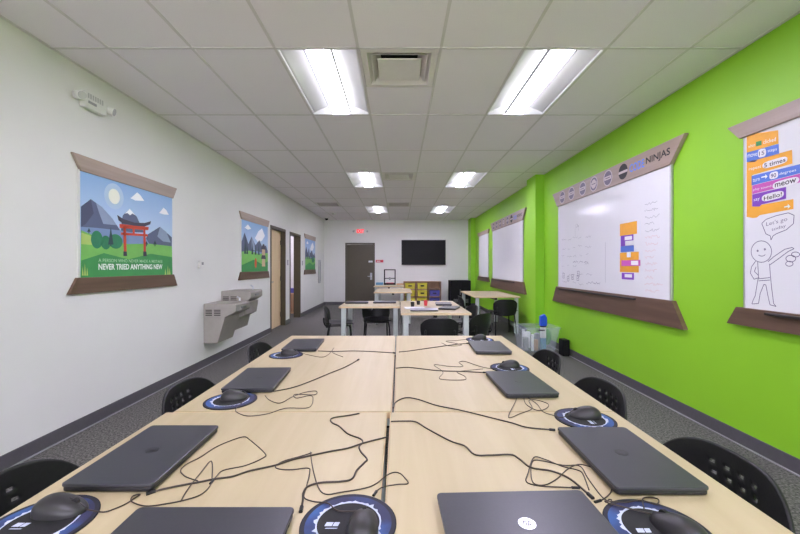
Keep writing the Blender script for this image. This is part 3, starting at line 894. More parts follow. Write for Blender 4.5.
def draw_figure(dr, yc_):
    def D(cr):
        return poly_px(cr, (740, 205), 4.85, B2)
    def ds(cr, m=M['ink_dark'], w=0.0045):
        stroke(dr, D(cr), w, -0.0206, m)
    def arc(cx, cy, rx, ry, a0=0, a1=360, n=28):
        return [(cx + rx * math.cos(R(a0 + (a1 - a0) * i / n)), cy + ry * math.sin(R(a0 + (a1 - a0) * i / n))) for i in range(n + 1)]
    ds(arc(118, 226, 50, 52))                                            # round head
    ds(arc(100, 222, 3, 4, n=10), w=0.006); ds(arc(135, 215, 3, 4, n=10), w=0.006)
    ds(arc(120, 236, 18, 12, 20, 150, 10))
    ds([(90, 272), (70, 300), (64, 330), (82, 360), (108, 352)])          # bent arm on the hip
    ds([(92, 300), (84, 322), (104, 342)])
    ds([(150, 275), (180, 250), (232, 215), (268, 206), (278, 212), (250, 225), (200, 262), (160, 290)])
    ds([(100, 276), (104, 345), (98, 380), (88, 440), (74, 470), (72, 480), (104, 478), (112, 430), (130, 385)])
    ds([(158, 285), (162, 340), (168, 400), (178, 478), (190, 492), (160, 484), (150, 440), (140, 388), (130, 385)])
    ds([(104, 358), (160, 352)]); ds([(104, 368), (160, 364)])
    ds([(130, 115), (120, 90), (140, 70), (190, 52), (250, 38), (278, 50), (275, 90), (240, 120), (190, 140), (175, 150), (165, 170), (162, 150), (140, 140), (130, 115)])
    for cr in (arc(262, 260, 24, 16), arc(255, 285, 18, 12), arc(285, 240, 20, 12)):
        ds(cr)
    def lab2(s, x0, x1, y0, y1, h):
        a = B2(740 + x0 / 4.85, 205 + y0 / 4.85); b_ = B2(740 + x1 / 4.85, 205 + y1 / 4.85)
        put_text(dr, s, a[0], b_[0], a[1], a[1] + h / 4.85 * 2.6 / F, -0.0210, M['ink_dark'], -0.005, 0.0, b_[1] - a[1])
    lab2("Let's go", 142, 245, 108, 82, 24)
    lab2('today', 168, 238, 132, 112, 20)
b2 = small_board(yc2, 'whiteboard with large orange code block and a drawn figure, nearest on the green wall', draw_figure)
def Q(cr):
    return poly_px(cr, (740, 110), 4.85, B2)
bl = MB()
yb = -0.0206
def quad(cr, m, k=0):
    P = Q(cr)
    n = len(P)
    o = yb - 0.0012 * (k + 1)
    bl.prism(P, 'Y', o, o + 0.0011, m)
quad([(47, 130), (100, 112), (200, 98), (202, 163), (47, 207)], M['b_orange'])
quad([(47, 207), (203, 164), (205, 214), (100, 240), (90, 250), (70, 254), (47, 252)], M['b_blue'])
quad([(47, 254), (268, 193), (270, 260), (72, 316), (72, 468), (275, 432), (275, 480), (110, 510), (95, 522), (75, 524), (47, 518)], M['b_orange'])
quad([(72, 320), (310, 262), (310, 306), (72, 366)], M['b_blue'], 1)
quad([(75, 367), (310, 308), (310, 350), (75, 408)], M['b_pink'], 1)
quad([(75, 410), (240, 373), (240, 430), (120, 458), (110, 468), (75, 468)], M['b_purple'], 1)
def oval(x0, x1, yL, yR, h):
    pts = []
    for k in range(20):
        a = 2 * PI * k / 20
        u = 0.5 + 0.5 * math.copysign(abs(math.cos(a)) ** 0.5, math.cos(a))
        v = math.copysign(abs(math.sin(a)) ** 0.8, math.sin(a))
        pts.append((x0 + u * (x1 - x0), yL + u * (yR - yL) + v * h / 2))
    return pts
for o_ in ((103, 143, 213, 204, 40), (125, 248, 272, 237, 34), (160, 202, 322, 311, 34), (175, 305, 370, 336, 36), (122, 230, 430, 405, 36)):
    quad(oval(*o_), M['paper'], 2)
def label_px(s, x0, x1, yb0, yb1, h, m, k, bold=0.0):
    a = B2(740 + x0 / 4.85, 110 + yb0 / 4.85); b_ = B2(740 + x1 / 4.85, 110 + yb1 / 4.85)
    ht = h / 4.85 * 2.6 / F
    put_text(bl, s, a[0], b_[0], a[1], a[1] + ht, yb - 0.0012 * (k + 1) - 0.0003, m, bold, 0.0, b_[1] - a[1])
label_px('when', 55, 88, 186, 176, 18, M['p_text'], 0)
label_px('clicked', 128, 190, 165, 150, 18, M['p_text'], 0)
quad([(93, 155), (120, 148), (120, 170), (93, 177)], M['b_green'], 1)
label_px('move', 52, 98, 232, 222, 16, M['p_text'], 0)
label_px('15', 110, 136, 222, 216, 20, M['ink_dark'], 3, 0.01)
label_px('steps', 150, 195, 210, 200, 16, M['p_text'], 0)
label_px('repeat', 58, 118, 298, 284, 16, M['p_text'], 0)
label_px('5 times', 135, 240, 280, 250, 20, M['ink_black'], 3, 0.01)
label_px('turn', 78, 112, 350, 342, 16, M['p_text'], 1)
label_px('90', 168, 194, 331, 325, 20, M['ink_dark'], 3, 0.01)
label_px('degrees', 208, 290, 320, 300, 16, M['p_text'], 1)
label_px('play sound', 80, 168, 395, 376, 14, M['p_text'], 1)
label_px('meow', 188, 292, 376, 350, 18, M['ink_black'], 3, 0.01)
label_px('say', 82, 112, 448, 440, 16, M['p_text'], 1)
label_px('Hello!', 134, 222, 440, 418, 20, M['ink_black'], 3, 0.01)
quad([(120, 330), (140, 325), (140, 333), (150, 322), (140, 312), (140, 319), (120, 324)], M['p_text'], 2)
quad([(232, 468), (250, 464), (250, 455), (262, 468), (250, 478), (250, 470), (232, 474)], M['p_text'], 2)
bl.build('code_block_magnet', None, b2)

# ================================================================== FAR WALL FITTINGS
t = thing('wall_television', 'black switched off television mounted on the white far wall', 'television', (0.853, YF, 1.37))
MB().box(-0.757, 0.757, -0.07, -0.02, 0.0, 0.86).build('case', M['tv_case'], t, bevel=0.008)
MB().box(-0.735, 0.735, -0.073, -0.069, 0.025, 0.838).build('screen', M['tv_screen'], t)
MB().box(-0.25, 0.25, -0.02, -0.001, 0.25, 0.65).build('wall_mount', M['black_steel'], t)
t = thing('exit_sign', 'lit red exit sign with two lamp heads above the dark far door', 'exit sign', (-1.31, YF, 2.42))
MB().box(-0.16, 0.16, -0.06, -0.001, 0.0, 0.22).build('housing', M['white_plastic'], t, bevel=0.006)
e = MB()
put_text(e, 'EXIT', -0.125, 0.125, 0.045, 0.175, -0.0615, M['exit_red'], 0.035)
e.build('lettering', None, t)
for s in (-1, 1):
    h = MB(); c0 = Vector((s * 0.22, -0.04, 0.11)); d_ = Vector((s * 0.3, -1, -0.2)).normalized()
    h.tube([c0 - d_ * 0.02, c0 + d_ * 0.05], 0.042, 14)
    h.tube([(s * 0.155, -0.03, 0.11), (s * 0.2, -0.03, 0.11)], 0.012, 8)
    hh = h.build('lamp_head', M['white_plastic'], t)
    MB().tube([c0 + d_ * 0.05, c0 + d_ * 0.056], 0.035, 14).build('lamp_lens', M['lamp_glass'], hh)
t = thing('wall_sign', 'small red notice on the far wall right of the dark door', 'sign', (-0.66, YF, 1.46))
MB().box(-0.13, 0.13, -0.008, -0.001, 0.0, 0.085).build('plate', M['red'], t)
n_ = MB()
n_.box(-0.1, 0.03, -0.010, -0.0075, 0.03, 0.055)
n_.build('print_band', M['paper'], t)

# ================================================================== TABLES
def make_table(x0, x1, y0, y1, label, group='maple topped classroom tables', inset=0.06):
    cx, cy = (x0 + x1) / 2, (y0 + y1) / 2
    hx, hy = (x1 - x0) / 2, (y1 - y0) / 2
    t = thing('classroom_table', label, 'table', (cx, cy, 0), 0, group)
    MB().box(-hx, hx, -hy, hy, ZT - 0.03, ZT).build('tabletop', M['maple'], t, bevel=0.004, seg=2)
    ed = MB()
    e = 0.0015
    for (a, b_, c_, d_) in ((-hx - e, hx + e, -hy - e, -hy), (-hx - e, hx + e, hy, hy + e), (-hx - e, -hx, -hy, hy), (hx, hx + e, -hy, hy)):
        ed.box(a, b_, c_, d_, ZT - 0.027, ZT - 0.003)
    ed.build('edge_band', M['maple_edge'], t)
    L = 0.033
    for sx_ in (-1, 1):
        for sy_ in (-1, 1):
            lx, ly_ = sx_ * (hx - inset), sy_ * (hy - inset)
            lg = MB().box(lx - L, lx + L, ly_ - L, ly_ + L, 0.02, ZT - 0.03).build('leg', M['leg_grey'], t, bevel=0.006)
            MB().lathe([(0.022, 0.0), (0.022, 0.012), (0.01, 0.022)], 14, None, (lx, ly_)).build('foot', M['black_plastic'], lg)
    ap = MB()
    ap.box(-0.025, 0.025, -hy + 0.12, hy - 0.12, ZT - 0.075, ZT - 0.031)
    ap.build('support_beam', M['black_steel'], t)
    return t
make_table(-0.925, -0.047, -0.15, 1.505, 'near left maple table of the joined four, holding the pair of laptops at its front')
make_table(-0.032, 0.862, -0.15, 1.505, 'near right maple table of the joined four, under the laptop with a shiny round logo')
make_table(-0.900, -0.030, 1.512, 3.17, 'far left maple table of the joined four, with two laptops by the white wall side')
make_table(-0.017, 0.862, 1.512, 3.17, 'far right maple table of the joined four, with two laptops by the green wall side')
make_table(0.03, 0.907, 4.71, 6.37, 'maple table behind the joined four, with a silver laptop and a chair tucked in front')
make_table(-0.87, 0.015, 5.50, 6.37, 'maple table beside the dark far door side, with two dark closed laptops')
make_table(-0.562, 0.30, 8.55, 10.0, 'bare maple table in front of the printer table towards the far wall')
make_table(-0.735, 0.15, 11.1, 12.6, 'maple table against the far wall carrying a black framed printer')
make_table(1.47, 2.35, 7.30, 8.96, 'maple table against the green wall below the blank big whiteboard')

# ================================================================== CHAIRS
def make_chair(top, perforated, name_mat, tube_mat, label, group):
    t = thing('stacking_chair', label, 'chair', (0, 0, 0), 0, group)
    nu, nv = 48, 30
    skip = set()
    if perforated:
        for jr, j in enumerate((15, 18, 21, 24)):
            for i in (15, 20, 25, 30):
                for k in (0, 1):
                    skip.add((i + k + (1 if jr % 2 else 0), j))
    zb = top - 0.30
    def back(u, v):
        U = 2 * u - 1
        w_ = 0.205 + 0.028 * min(1, v * 1.6)
        zt = top - 0.085 * abs(U) ** 4.0
        z0 = zb - 0.02 * (1 - U * U)
        return (U * w_, -0.215 - 0.035 * v + 0.075 * U * U, z0 + v * (zt - z0))
    MB().sheet(back, nu, nv, skip).build('backrest', name_mat, t, smooth=True, solid=0.009)
    def seat(u, v):
        U = 2 * u - 1; V = 2 * v - 1
        w_ = 0.215 * (1 - 0.06 * V)
        z = 0.445 + 0.018 * U * U + 0.02 * max(0, -V) ** 3 - 0.035 * max(0, V - 0.55) ** 1.5 - 0.012 * (1 - V * V)
        return (U * w_, 0.21 * V, z)
    MB().sheet(seat, 18, 16).build('seat', name_mat, t, smooth=True, solid=0.010)
    for sx_ in (-1, 1):
        MB().tube(smooth_path([(sx_ * 0.17, -0.12, 0.418), (sx_ * 0.175, -0.20, 0.425), (sx_ * 0.178, -0.228, 0.47), (sx_ * 0.178, -0.232, 0.54), (sx_ * 0.175, -0.235, top - 0.17)]), 0.011, 10).build('back_support', tube_mat, t, smooth=True)
        for sy_ in (-1, 1):
            lg = MB().tube([(sx_ * 0.175, sy_ * 0.15, 0.425), (sx_ * 0.185, sy_ * 0.165, 0.36), (sx_ * 0.205, sy_ * (0.20 if sy_ > 0 else 0.225), 0.012)], 0.0115, 10).build('leg', tube_mat, t, smooth=True)
            yy = sy_ * (0.20 if sy_ > 0 else 0.225)
            MB().lathe([(0.015, 0.0), (0.016, 0.02), (0.012, 0.03)], 12, None, (sx_ * 0.205, yy)).build('glide', M['black_plastic'], lg)
    fr = MB()
    ring = [(-0.175, -0.16, 0.42), (0.175, -0.16, 0.42), (0.175, 0.16, 0.42), (-0.175, 0.16, 0.42), (-0.175, -0.16, 0.42)]
    for a, b_ in zip(ring[:-1], ring[1:]):
        fr.tube([a, b_], 0.010, 8)
    fr.build('seat_frame', tube_mat, t)
    return t
G1 = 'black perforated chairs at the joined tables'
G2 = 'black stacking chairs at the tables towards the far wall'
ch = make_chair(0.748, True, M['black_plastic'], M['black_steel'], 'black perforated chair at the near right corner beside the green wall, nearest the camera', G1)
ch.location = (0.785, 1.15, 0); ch.rotation_euler = (0, 0, PI / 2)
dup(ch, (0.795, 1.85, 0), PI / 2 + 0.02, 'black perforated chair on the green wall side, middle of the three there', G1)
dup(ch, (0.795, 2.52, 0), PI / 2, 'black perforated chair on the green wall side, just in front of the clear tub', G1)
dup(ch, (-0.865, 1.0, 0), -PI / 2, 'black perforated chair on the white wall side, nearest the camera', G1)
dup(ch, (-0.835, 1.85, 0), -PI / 2, 'black perforated chair on the white wall side, middle of the three there', G1)
dup(ch, (-0.83, 2.78, 0), -PI / 2, 'black perforated chair on the white wall side, just in front of the drinking fountain', G1)
cf = make_chair(0.695, False, M['black_plastic'], M['black_steel'], 'black chair tucked under the near end of the silver laptop table, back to the camera', G2)
cf.location = (0.50, 4.80, 0)
dup(cf, (-0.92, 5.90, 0), -PI / 2 + 0.12, 'black chair standing alone on the white wall side of the far tables', G2)
dup(cf, (-0.36, 6.22, 0), PI + 0.15, 'black chair seen under the table with two dark laptops, facing the camera', G2)
dup(cf, (0.99, 5.22, 0), PI / 2 - 0.85, 'black chair at the green wall side of the silver laptop table, nearer of two', G2)
dup(cf, (1.0, 6.05, 0), PI / 2 + 0.2, 'black chair at the green wall side of the silver laptop table, farther of two', G2)
dup(cf, (2.03, 7.40, 0), 0.05, 'black chair at the near end of the table against the green wall', G2)
dup(cf, (1.52, 8.05, 0), -PI / 2, 'black chair on the inner side of the table against the green wall', G2)

# ================================================================== LAPTOPS
def rounded(hx, hy, r, n=5):
    pts = []
    for (sx_, sy_, a0) in ((1, 1, 0), (-1, 1, 90), (-1, -1, 180), (1, -1, 270)):
        for i in range(n + 1):
            a = R(a0 + 90 * i / n)
            pts.append((sx_ * (hx - r) + r * math.cos(a), sy_ * (hy - r) + r * math.sin(a)))
    return pts
def make_laptop(lidm, label, group, discm=None):
    t = thing('laptop', label, 'laptop', (0, 0, 0), 0, group)
    hx, hy = 0.181, 0.119
    MB().prism(rounded(hx - 0.002, hy - 0.002, 0.012), 'Z', 0.003, 0.0145).build('base', M['lid_base'], t, bevel=0.003)
    ld = MB().prism(rounded(hx, hy, 0.012), 'Z', 0.0155, 0.0235).build('lid', lidm, t, bevel=0.0022)
    MB().tube([(-0.13, hy - 0.004, 0.0145), (0.13, hy - 0.004, 0.0145)], 0.0055, 10).build('hinge', M['lid_base'], t)
    for sx_ in (-1, 1):
        for sy_ in (-1, 1):
            MB().lathe([(0.009, 0.0), (0.008, 0.0035)], 12, None, (sx_ * 0.14, sy_ * 0.09)).build('rubber_foot', M['black_plastic'], t)
    MB().lathe([(0.0185, 0.0234), (0.0185, 0.0239)], 32).build('logo_disc', discm or M['chrome'], ld)
    lt = MB()
    vs, fs = text_faces('hp', 0.02, 0.35)
    lt.add([((p[0] - 0.5) * 0.021, (p[1] - 0.5) * 0.028, 0.02425) for p in vs], fs)
    lt.build('logo_letters', M['lid_base'] if discm is None else lidm, ld)
    pr = MB()
    for (a, b_) in ((0.02, 0.034), (0.045, 0.059), (0.072, 0.082)):
        pr.box(hx - 0.003, hx - 0.0015, a, b_, 0.006, 0.011)
    pr.build('ports', M['mouse_wheel'], t)
    return t
GL = 'dark closed laptops'
M['logo_dark'] = mat('dark gloss logo', (44, 44, 48), 0.3, 0.2, nscale=40, namt=0.03)  # same chrome logo, with its dark reflection put into the colour
lap = make_laptop(M['lid'], 'dark closed laptop with a shiny round logo at the front of the near right table', GL)
lap.location = (0.278, 0.818, ZT); lap.rotation_euler = (0, 0, R(2))
lapd = None
for (x, y, a, lab) in (
        (-0.748, 1.146, 90, 'dark closed laptop lying along the left edge of the near left table'),
        (-0.421, 0.757, 0, 'dark closed laptop at the bottom of the view, left of the central mouse pad'),
        (0.667, 1.131, -90, 'dark closed laptop lying along the right edge of the near right table'),
        (-0.703, 1.905, 93, 'dark closed laptop on the far left table, nearer of its two'),
        (-0.685, 2.737, 92.5, 'dark closed laptop on the far left table, farther of its two'),
        (0.584, 1.835, -88, 'dark closed laptop on the far right table, nearer of its two'),
        (0.632, 2.655, -92, 'dark closed laptop on the far right table, farther of its two'),
        (-0.66, 5.98, 5, 'dark closed laptop at the left on the table towards the dark far door'),
        (-0.22, 6.02, 0, 'dark closed laptop at the right on the table towards the dark far door'),
        (0.70, 5.20, 70, 'dark closed laptop beside the silver laptop, nearer of the two there'),
        (0.68, 5.75, 86, 'dark closed laptop behind the silver laptop, farther of the two there')):
    if lapd is None:
        lapd = make_laptop(M['lid'], lab, GL, M['logo_dark'])
        lapd.location = (x, y, ZT); lapd.rotation_euler = (0, 0, R(a))
    else:
        dup(lapd, (x, y, ZT), R(a), lab, GL)
slv = make_laptop(M['silver_lid'], 'silver closed laptop on the table behind the joined four', None)
slv.location = (0.33, 4.98, ZT)

# ================================================================== MOUSE PADS AND MICE
PADR = 0.108
def make_pad(label):
    t = thing('mouse_pad', label, 'mouse pad', (0, 0, ZT), 0, 'round black and blue mouse pads')
    MB().lathe([(PADR, 0.0002), (PADR, 0.003), (PADR - 0.0015, 0.0036)], 56).build('pad_base', M['pad_black'], t)
    pr = MB()
    pr.ring(PADR - 0.011, PADR - 0.002, 0.0038, M['pad_rim'])
    pr.ring(0.072, PADR - 0.011, 0.0038, M['pad_blue'])
    rr = random.Random(3)
    n = 72; vs = []
    for i in range(n):
        a = 2 * PI * i / n
        jag = 0.0016 + (rr.random() ** 5) * 0.010
        vs += [(0.0700 * math.cos(a), 0.0700 * math.sin(a), 0.0041), ((0.0715 + jag) * math.cos(a), (0.0735 + jag) * math.sin(a), 0.0041)]
    pr.add(vs, [(2 * i, 2 * i + 1, (2 * i + 3) % (2 * n), (2 * i + 2) % (2 * n)) for i in range(n)], M['pad_white'])
    for (x0, x1, y0, y1) in ((-0.052, -0.036, -0.012, 0.001), (-0.034, -0.022, -0.012, 0.001), (-0.050, -0.024, -0.020, -0.0175)):
        pr.add([(x0, y0, 0.0041), (x1, y0, 0.0041), (x1 + 0.003, y1, 0.0041), (x0 + 0.003, y1, 0.0041)], [(0, 1, 2, 3)], M['pad_white'])
    pr.build('print', None, t)
    return t
PADS = [  # x, y, turn, label, mouse offset, mouse turn, mouse label
    (-0.806, 0.848, 0, 'round mouse pad at the left edge of the view on the near left table', (0.012, 0.04), 0),
    (-0.113, 0.850, 0, 'round mouse pad at the bottom centre of the view, beside the table seam', (0.035, -0.025), 90),
    (0.570, 0.830, 0, 'round mouse pad at the lower right, between the logo laptop and the right edge laptop', (0.035, -0.015), 110),
    (-0.725, 1.631, -90, 'round mouse pad in front of the nearer laptop on the far left table', (0.01, 0.02), 10),
    (-0.7355, 2.47, -90, 'round mouse pad in front of the farther laptop on the far left table', (0.02, 0.01), 0),
    (0.706, 1.433, 90, 'round mouse pad behind the laptop on the right edge of the near right table', (0.01, 0.02), 175),
    (0.632, 2.155, 90, 'round mouse pad behind the nearer laptop on the far right table', (0.005, 0.02), 180),
    (0.640, 2.985, 90, 'round mouse pad at the far edge of the far right table', (0.0, 0.02), 180)]
pad0 = None
for (x, y, a, lab, off, ma) in PADS:
    if pad0 is None:
        pad0 = make_pad(lab); pad0.location = (x, y, ZT)
    else:
        dup(pad0, (x, y, ZT), R(a), lab)

def mouse_body(u, v):
    th = 2 * PI * u
    r = math.sin(v * PI / 2)
    c, s_ = math.cos(th), math.sin(th)
    x = 0.059 * math.copysign(abs(c) ** 0.85, c) * r
    y = 0.0335 * math.copysign(abs(s_) ** 0.85, s_) * r * (1 - 0.10 * c)
    z = 0.037 * (math.cos(v * PI / 2) ** 0.75) * (1 - 0.28 * (x / 0.059) - 0.12 * (x / 0.059) ** 2)
    return (x, y, max(z, 0.0))
def mouse_parts(t):
    MB().sheet(lambda u, v: (lambda p: (p[0], p[1], p[2] + 0.001))(mouse_body(u, v)), 40, 18).build('shell', M['mouse_black'], t, smooth=True)
    wh = MB()
    wh.tube([(0.033, -0.004, 0.0225), (0.033, 0.004, 0.0225)], 0.0095, 16)
    wh.build('scroll_wheel', M['mouse_wheel'], t)
    sp = MB()
    pts = [(0.056 - 0.006 * i, 0.0, 0) for i in range(7)]
    P = []
    for (x, y_, _) in pts:
        k = max(0.0, 1 - (x / 0.059) ** 2)
        z = 0.037 * (math.sqrt(k) ** 0.75) * (1 - 0.28 * (x / 0.059) - 0.12 * (x / 0.059) ** 2)
        P.append((x, 0, z + 0.0012))
    sp.tube(P, 0.0008, 6)
    sp.build('button_split', M['mouse_wheel'], t)

CORDS = {
    0: [(103, 511), (114, 508), (125.5, 503), (134, 497.5), (140, 493.5), (133, 495), (131.7, 500.4), (145.5, 505), (165, 503), (185, 499), (200, 494), (208.8, 486.6), (212, 477.8), (211.3, 460.2), (200, 472.8), (188, 488), (180.7, 500.4)],
    1: [(343, 512), (335, 510), (328, 504), (313, 500.4), (304, 496), (306.6, 485.3), (309.7, 471.5), (307.9, 467.3), (292, 468.8), (280.3, 468.3), (275.3, 465.7), (283, 460.5), (300.4, 455.5), (312, 452)],
}
WIRES = []   # power leads and other loose leads: (pixels along the table top, radius, label)
WIRES.append(([(359.3, 413.5), (348, 415.6), (334.3, 417.6), (330.5, 420), (333, 423.3), (339.3, 426.3), (348, 433.9), (360.6, 438.9), (362.6, 442.7), (359.3, 446.4), (360.6, 451.4), (366.9, 459), (364.4, 462.7), (356.8, 470.3), (351.8, 479), (340.5, 481.6), (320.5, 482.8), (307.9, 486.6), (303.4, 492.8), (302.9, 500.4), (300.9, 511)], 0.0026,
              'thick black power lead winding up to the laptop left of the central mouse pad'))
WIRES.append(([(387, 437.1), (363, 443.2), (348, 448.2), (330.5, 451.4), (310.4, 455.7), (292.8, 459.7), (274, 465.7), (250.2, 470.8), (232.6, 476.5), (215, 479), (200, 482), (175.7, 486.5), (158, 490.5), (148, 493.5)], 0.0026,
              'long black power lead from the table seam to the left edge laptop'))
WIRES.append(([(198, 481), (190, 478.5), (184, 475.5), (180.7, 470.3), (187, 464), (200, 457.5), (215, 447.7), (230, 441), (243.9, 436.9), (250.2, 440.2), (264.7, 453.2), (262.7, 458.2), (245.2, 465.7), (223.8, 470.3), (216.3, 476.5), (211, 483)], 0.0016,
              'thin black lead making a wide pointed loop right of the left edge laptop'))
WIRES.append(([(310.4, 452), (312.9, 469), (318, 486.6), (325.5, 494.2), (340.5, 492.5), (370.6, 486.6), (387, 475.3), (394, 472.5), (400, 473.5), (404, 477), (408, 483.5), (398, 484.5), (385, 486.6), (378, 490), (374, 495)], 0.0016,
              'thin black lead looping over the table seam beside the central round mouse pad'))
WIRES.append(([(273, 391.5), (292, 387.8), (310, 381.5), (328, 374), (343, 368), (352, 363.5), (358.6, 359.6)], 0.0026,
              'straight black power lead running diagonally from the nearer laptop on the far left table'))
WIRES.append(([(318, 351), (334, 351.5), (352, 351), (370, 351.5), (395, 353)], 0.0026,
              'straight black power lead from the farther far left table laptop to the seam'))
WIRES.append(([(399, 352), (409, 351), (437, 347), (455, 344.5), (468.5, 343.3)], 0.0026,
              'black power lead running from the seam to the farther laptop on the far right table'))
WIRES.append(([(396, 368.2), (409, 367.5), (437, 370.6), (460, 371.4), (486, 372.6)], 0.0026,
              'black power lead running from the seam to the nearer laptop on the far right table'))
WIRES.append(([(393.5, 408), (396, 402), (405.6, 397.8), (418, 399.4), (437, 405.6), (462, 410.6), (490, 417.5), (512, 423), (527.5, 427.5), (554, 430)], 0.0026,
              'black power lead curving from the seam to the right edge laptop'))
WIRES.append(([(391, 421.6), (404, 421.2), (416, 422), (427.4, 428.8), (450.4, 441), (464.8, 446), (474.8, 454.7), (490, 455.3), (510.8, 454.7), (519.4, 459), (531, 467.6), (551, 471), (568, 477.7), (582.6, 489), (592, 497.5)], 0.0026,
              'stepped black power lead from the seam to the laptop with the shiny round logo'))
WIRES.append(([(612, 502), (602.8, 497.8), (588.4, 479), (579.8, 466.2), (562.5, 465.3), (539.5, 460.4), (532.3, 462), (531, 473.4), (533.8, 483.4), (545, 485), (556.8, 479), (568, 469), (580, 464.5), (597, 469.5), (606, 476), (611, 484), (611, 492), (604, 499), (596, 502)], 0.0016,
              'tangled thin black lead between the shiny logo laptop and the right edge laptop'))
WIRES.append(([(589, 490), (583, 474), (577, 470), (562.5, 466.5), (545, 459.5), (533.8, 457.6), (528, 473.4), (526.6, 482), (539.5, 486), (562.5, 487.3), (578, 488)], 0.0016,
              'thin black lead looping flat just behind the laptop with the shiny round logo'))
MCORD = {
    2: ([(605, 502.5), (625, 503), (641, 501), (655, 505), (659, 500), (655, 497), (643, 499), (644, 509)], None),
    3: ([(236, 408), (239.5, 413), (250, 415.4), (268, 413), (286, 407.6), (308.5, 407), (313, 398.6), (310, 395), (296.5, 397.5), (295, 393.8), (314.5, 394.2), (316, 390.5), (304, 392), (292, 396.5), (280, 402.5), (269.5, 399.5), (265, 395)], None),
    4: ([(298, 352.5), (319, 356.6), (328, 354.5), (334, 347.5), (332.5, 352), (343, 356.6)], None),
    5: ([(562, 418), (554, 416), (543, 411), (537, 403.5), (527.5, 397), (524, 396), (526, 403.4), (537, 409.7), (546, 408), (548, 403.4), (537, 399.5), (529, 400), (532, 408), (520, 413), (510.3, 417), (509, 414), (515, 402), (517, 397)], None),
    6: ([(494, 369), (480, 366), (465, 361), (459, 362), (463, 366), (450, 366), (434, 364.4), (443, 371.5), (440, 378.4), (463.4, 379.4), (465, 376), (457, 371.5), (468, 370), (483, 368.5)], None),
    7: ([(471, 338.8), (458, 340), (446, 341), (462, 344.5), (449.4, 345.6), (441.6, 342.5)], None),
    0: (CORDS[0], None), 1: (CORDS[1], None)}
MLAB = ['black computer mouse on the round pad at the left edge of the view', 'black computer mouse on the central round pad at the bottom of the view',
        'black computer mouse on the lower right round pad beside the shiny logo laptop', 'black mouse on the pad before the nearer laptop of the far left table',
        'black mouse on the pad before the farther laptop of the far left table', 'black computer mouse on the pad behind the right edge laptop',
        'black computer mouse on the pad behind the nearer laptop of the far right table', 'black computer mouse at the far edge of the far right table']
seats = []
for i, (x, y, a, lab, off, ma) in enumerate(PADS):
    zc = ZT + 0.0036
    t = thing('computer_mouse', MLAB[i], 'mouse', (x + off[0], y + off[1], zc), R(ma), 'black wired computer mice')
    mouse_parts(t)
    pts = [on_plane(px, py, ZT + 0.005) for (px, py) in MCORD[i][0]]
    nose = t.location + Matrix.Rotation(R(ma), 3, 'Z') @ Vector((0.058, 0, 0.006))
    path = [tuple(nose)]
    for p in pts:
        on_pad = any((p[0] - q[0]) ** 2 + (p[1] - q[1]) ** 2 < (PADR + 0.006) ** 2 for q in PADS)
        path.append((p[0], p[1], ZT + (0.0068 if on_pad else 0.0026)))
    P = smooth_path(path, 6)
    P = [(p[0], p[1], max(p[2], ZT + 0.0024)) for p in P]
    MB().tube(P, 0.0016, 6).build('cord', M['rubber_black'], t, smooth=True, world_to=inv_of(t))
for (px, r_, lab) in WIRES:
    pts = [on_plane(a, b_, ZT + r_) for (a, b_) in px]
    P = []
    for p in smooth_path(pts, 6):
        on_pad = any((p[0] - q[0]) ** 2 + (p[1] - q[1]) ** 2 < (PADR + 0.006) ** 2 for q in PADS)
        P.append((p[0], p[1], ZT + r_ + 0.0004 + (0.0042 if on_pad else 0.0)))
    t = thing('power_lead' if r_ > 0.002 else 'data_lead', lab, 'cable', tuple(P[0][:2]) + (ZT,), 0, 'black leads on the joined tables')
    MB().tube(P, r_, 7).build('sheath', M['rubber_black'], t, smooth=True, world_to=inv_of(t))
    a, b_ = Vector(P[-1]), Vector(P[-4])
    d_ = (a - b_).normalized()
    MB().tube([a - d_ * 0.016, a + d_ * 0.004], 0.0048 if r_ > 0.002 else 0.0036, 8).build('plug', M['black_plastic'], t, world_to=inv_of(t))

# ================================================================== THINGS ON THE FAR TABLES
for (x, y, m, h, lab, cat, nm) in (
        (0.20, 5.45, M['ink_black'], 0.07, 'small black pen holder left on the silver laptop table', 'pen holder', 'pen_holder'),
        (0.40, 5.60, M['red'], 0.08, 'small red pot on the silver laptop table', 'pot', 'plastic_pot'),
        (0.30, 5.75, M['ink_black'], 0.06, 'small black cup behind the red pot on the silver laptop table', 'cup', 'plastic_cup')):
    o = MB().lathe([(0.022, 0.0), (0.026, h * 0.4), (0.028, h), (0.024, h), (0.020, 0.006)], 18).build(nm, m, smooth=False)
    o.location = (x, y, ZT); tag(o, lab, cat)
o = MB().box(-0.14, 0.14, -0.105, 0.105, 0.0, 0.012).build('notebook', M['paper'], bevel=0.003)
o.location = (0.22, 5.24, ZT); o.rotation_euler = (0, 0, 0.1); tag(o, 'white notebook lying left behind the silver laptop', 'notebook')

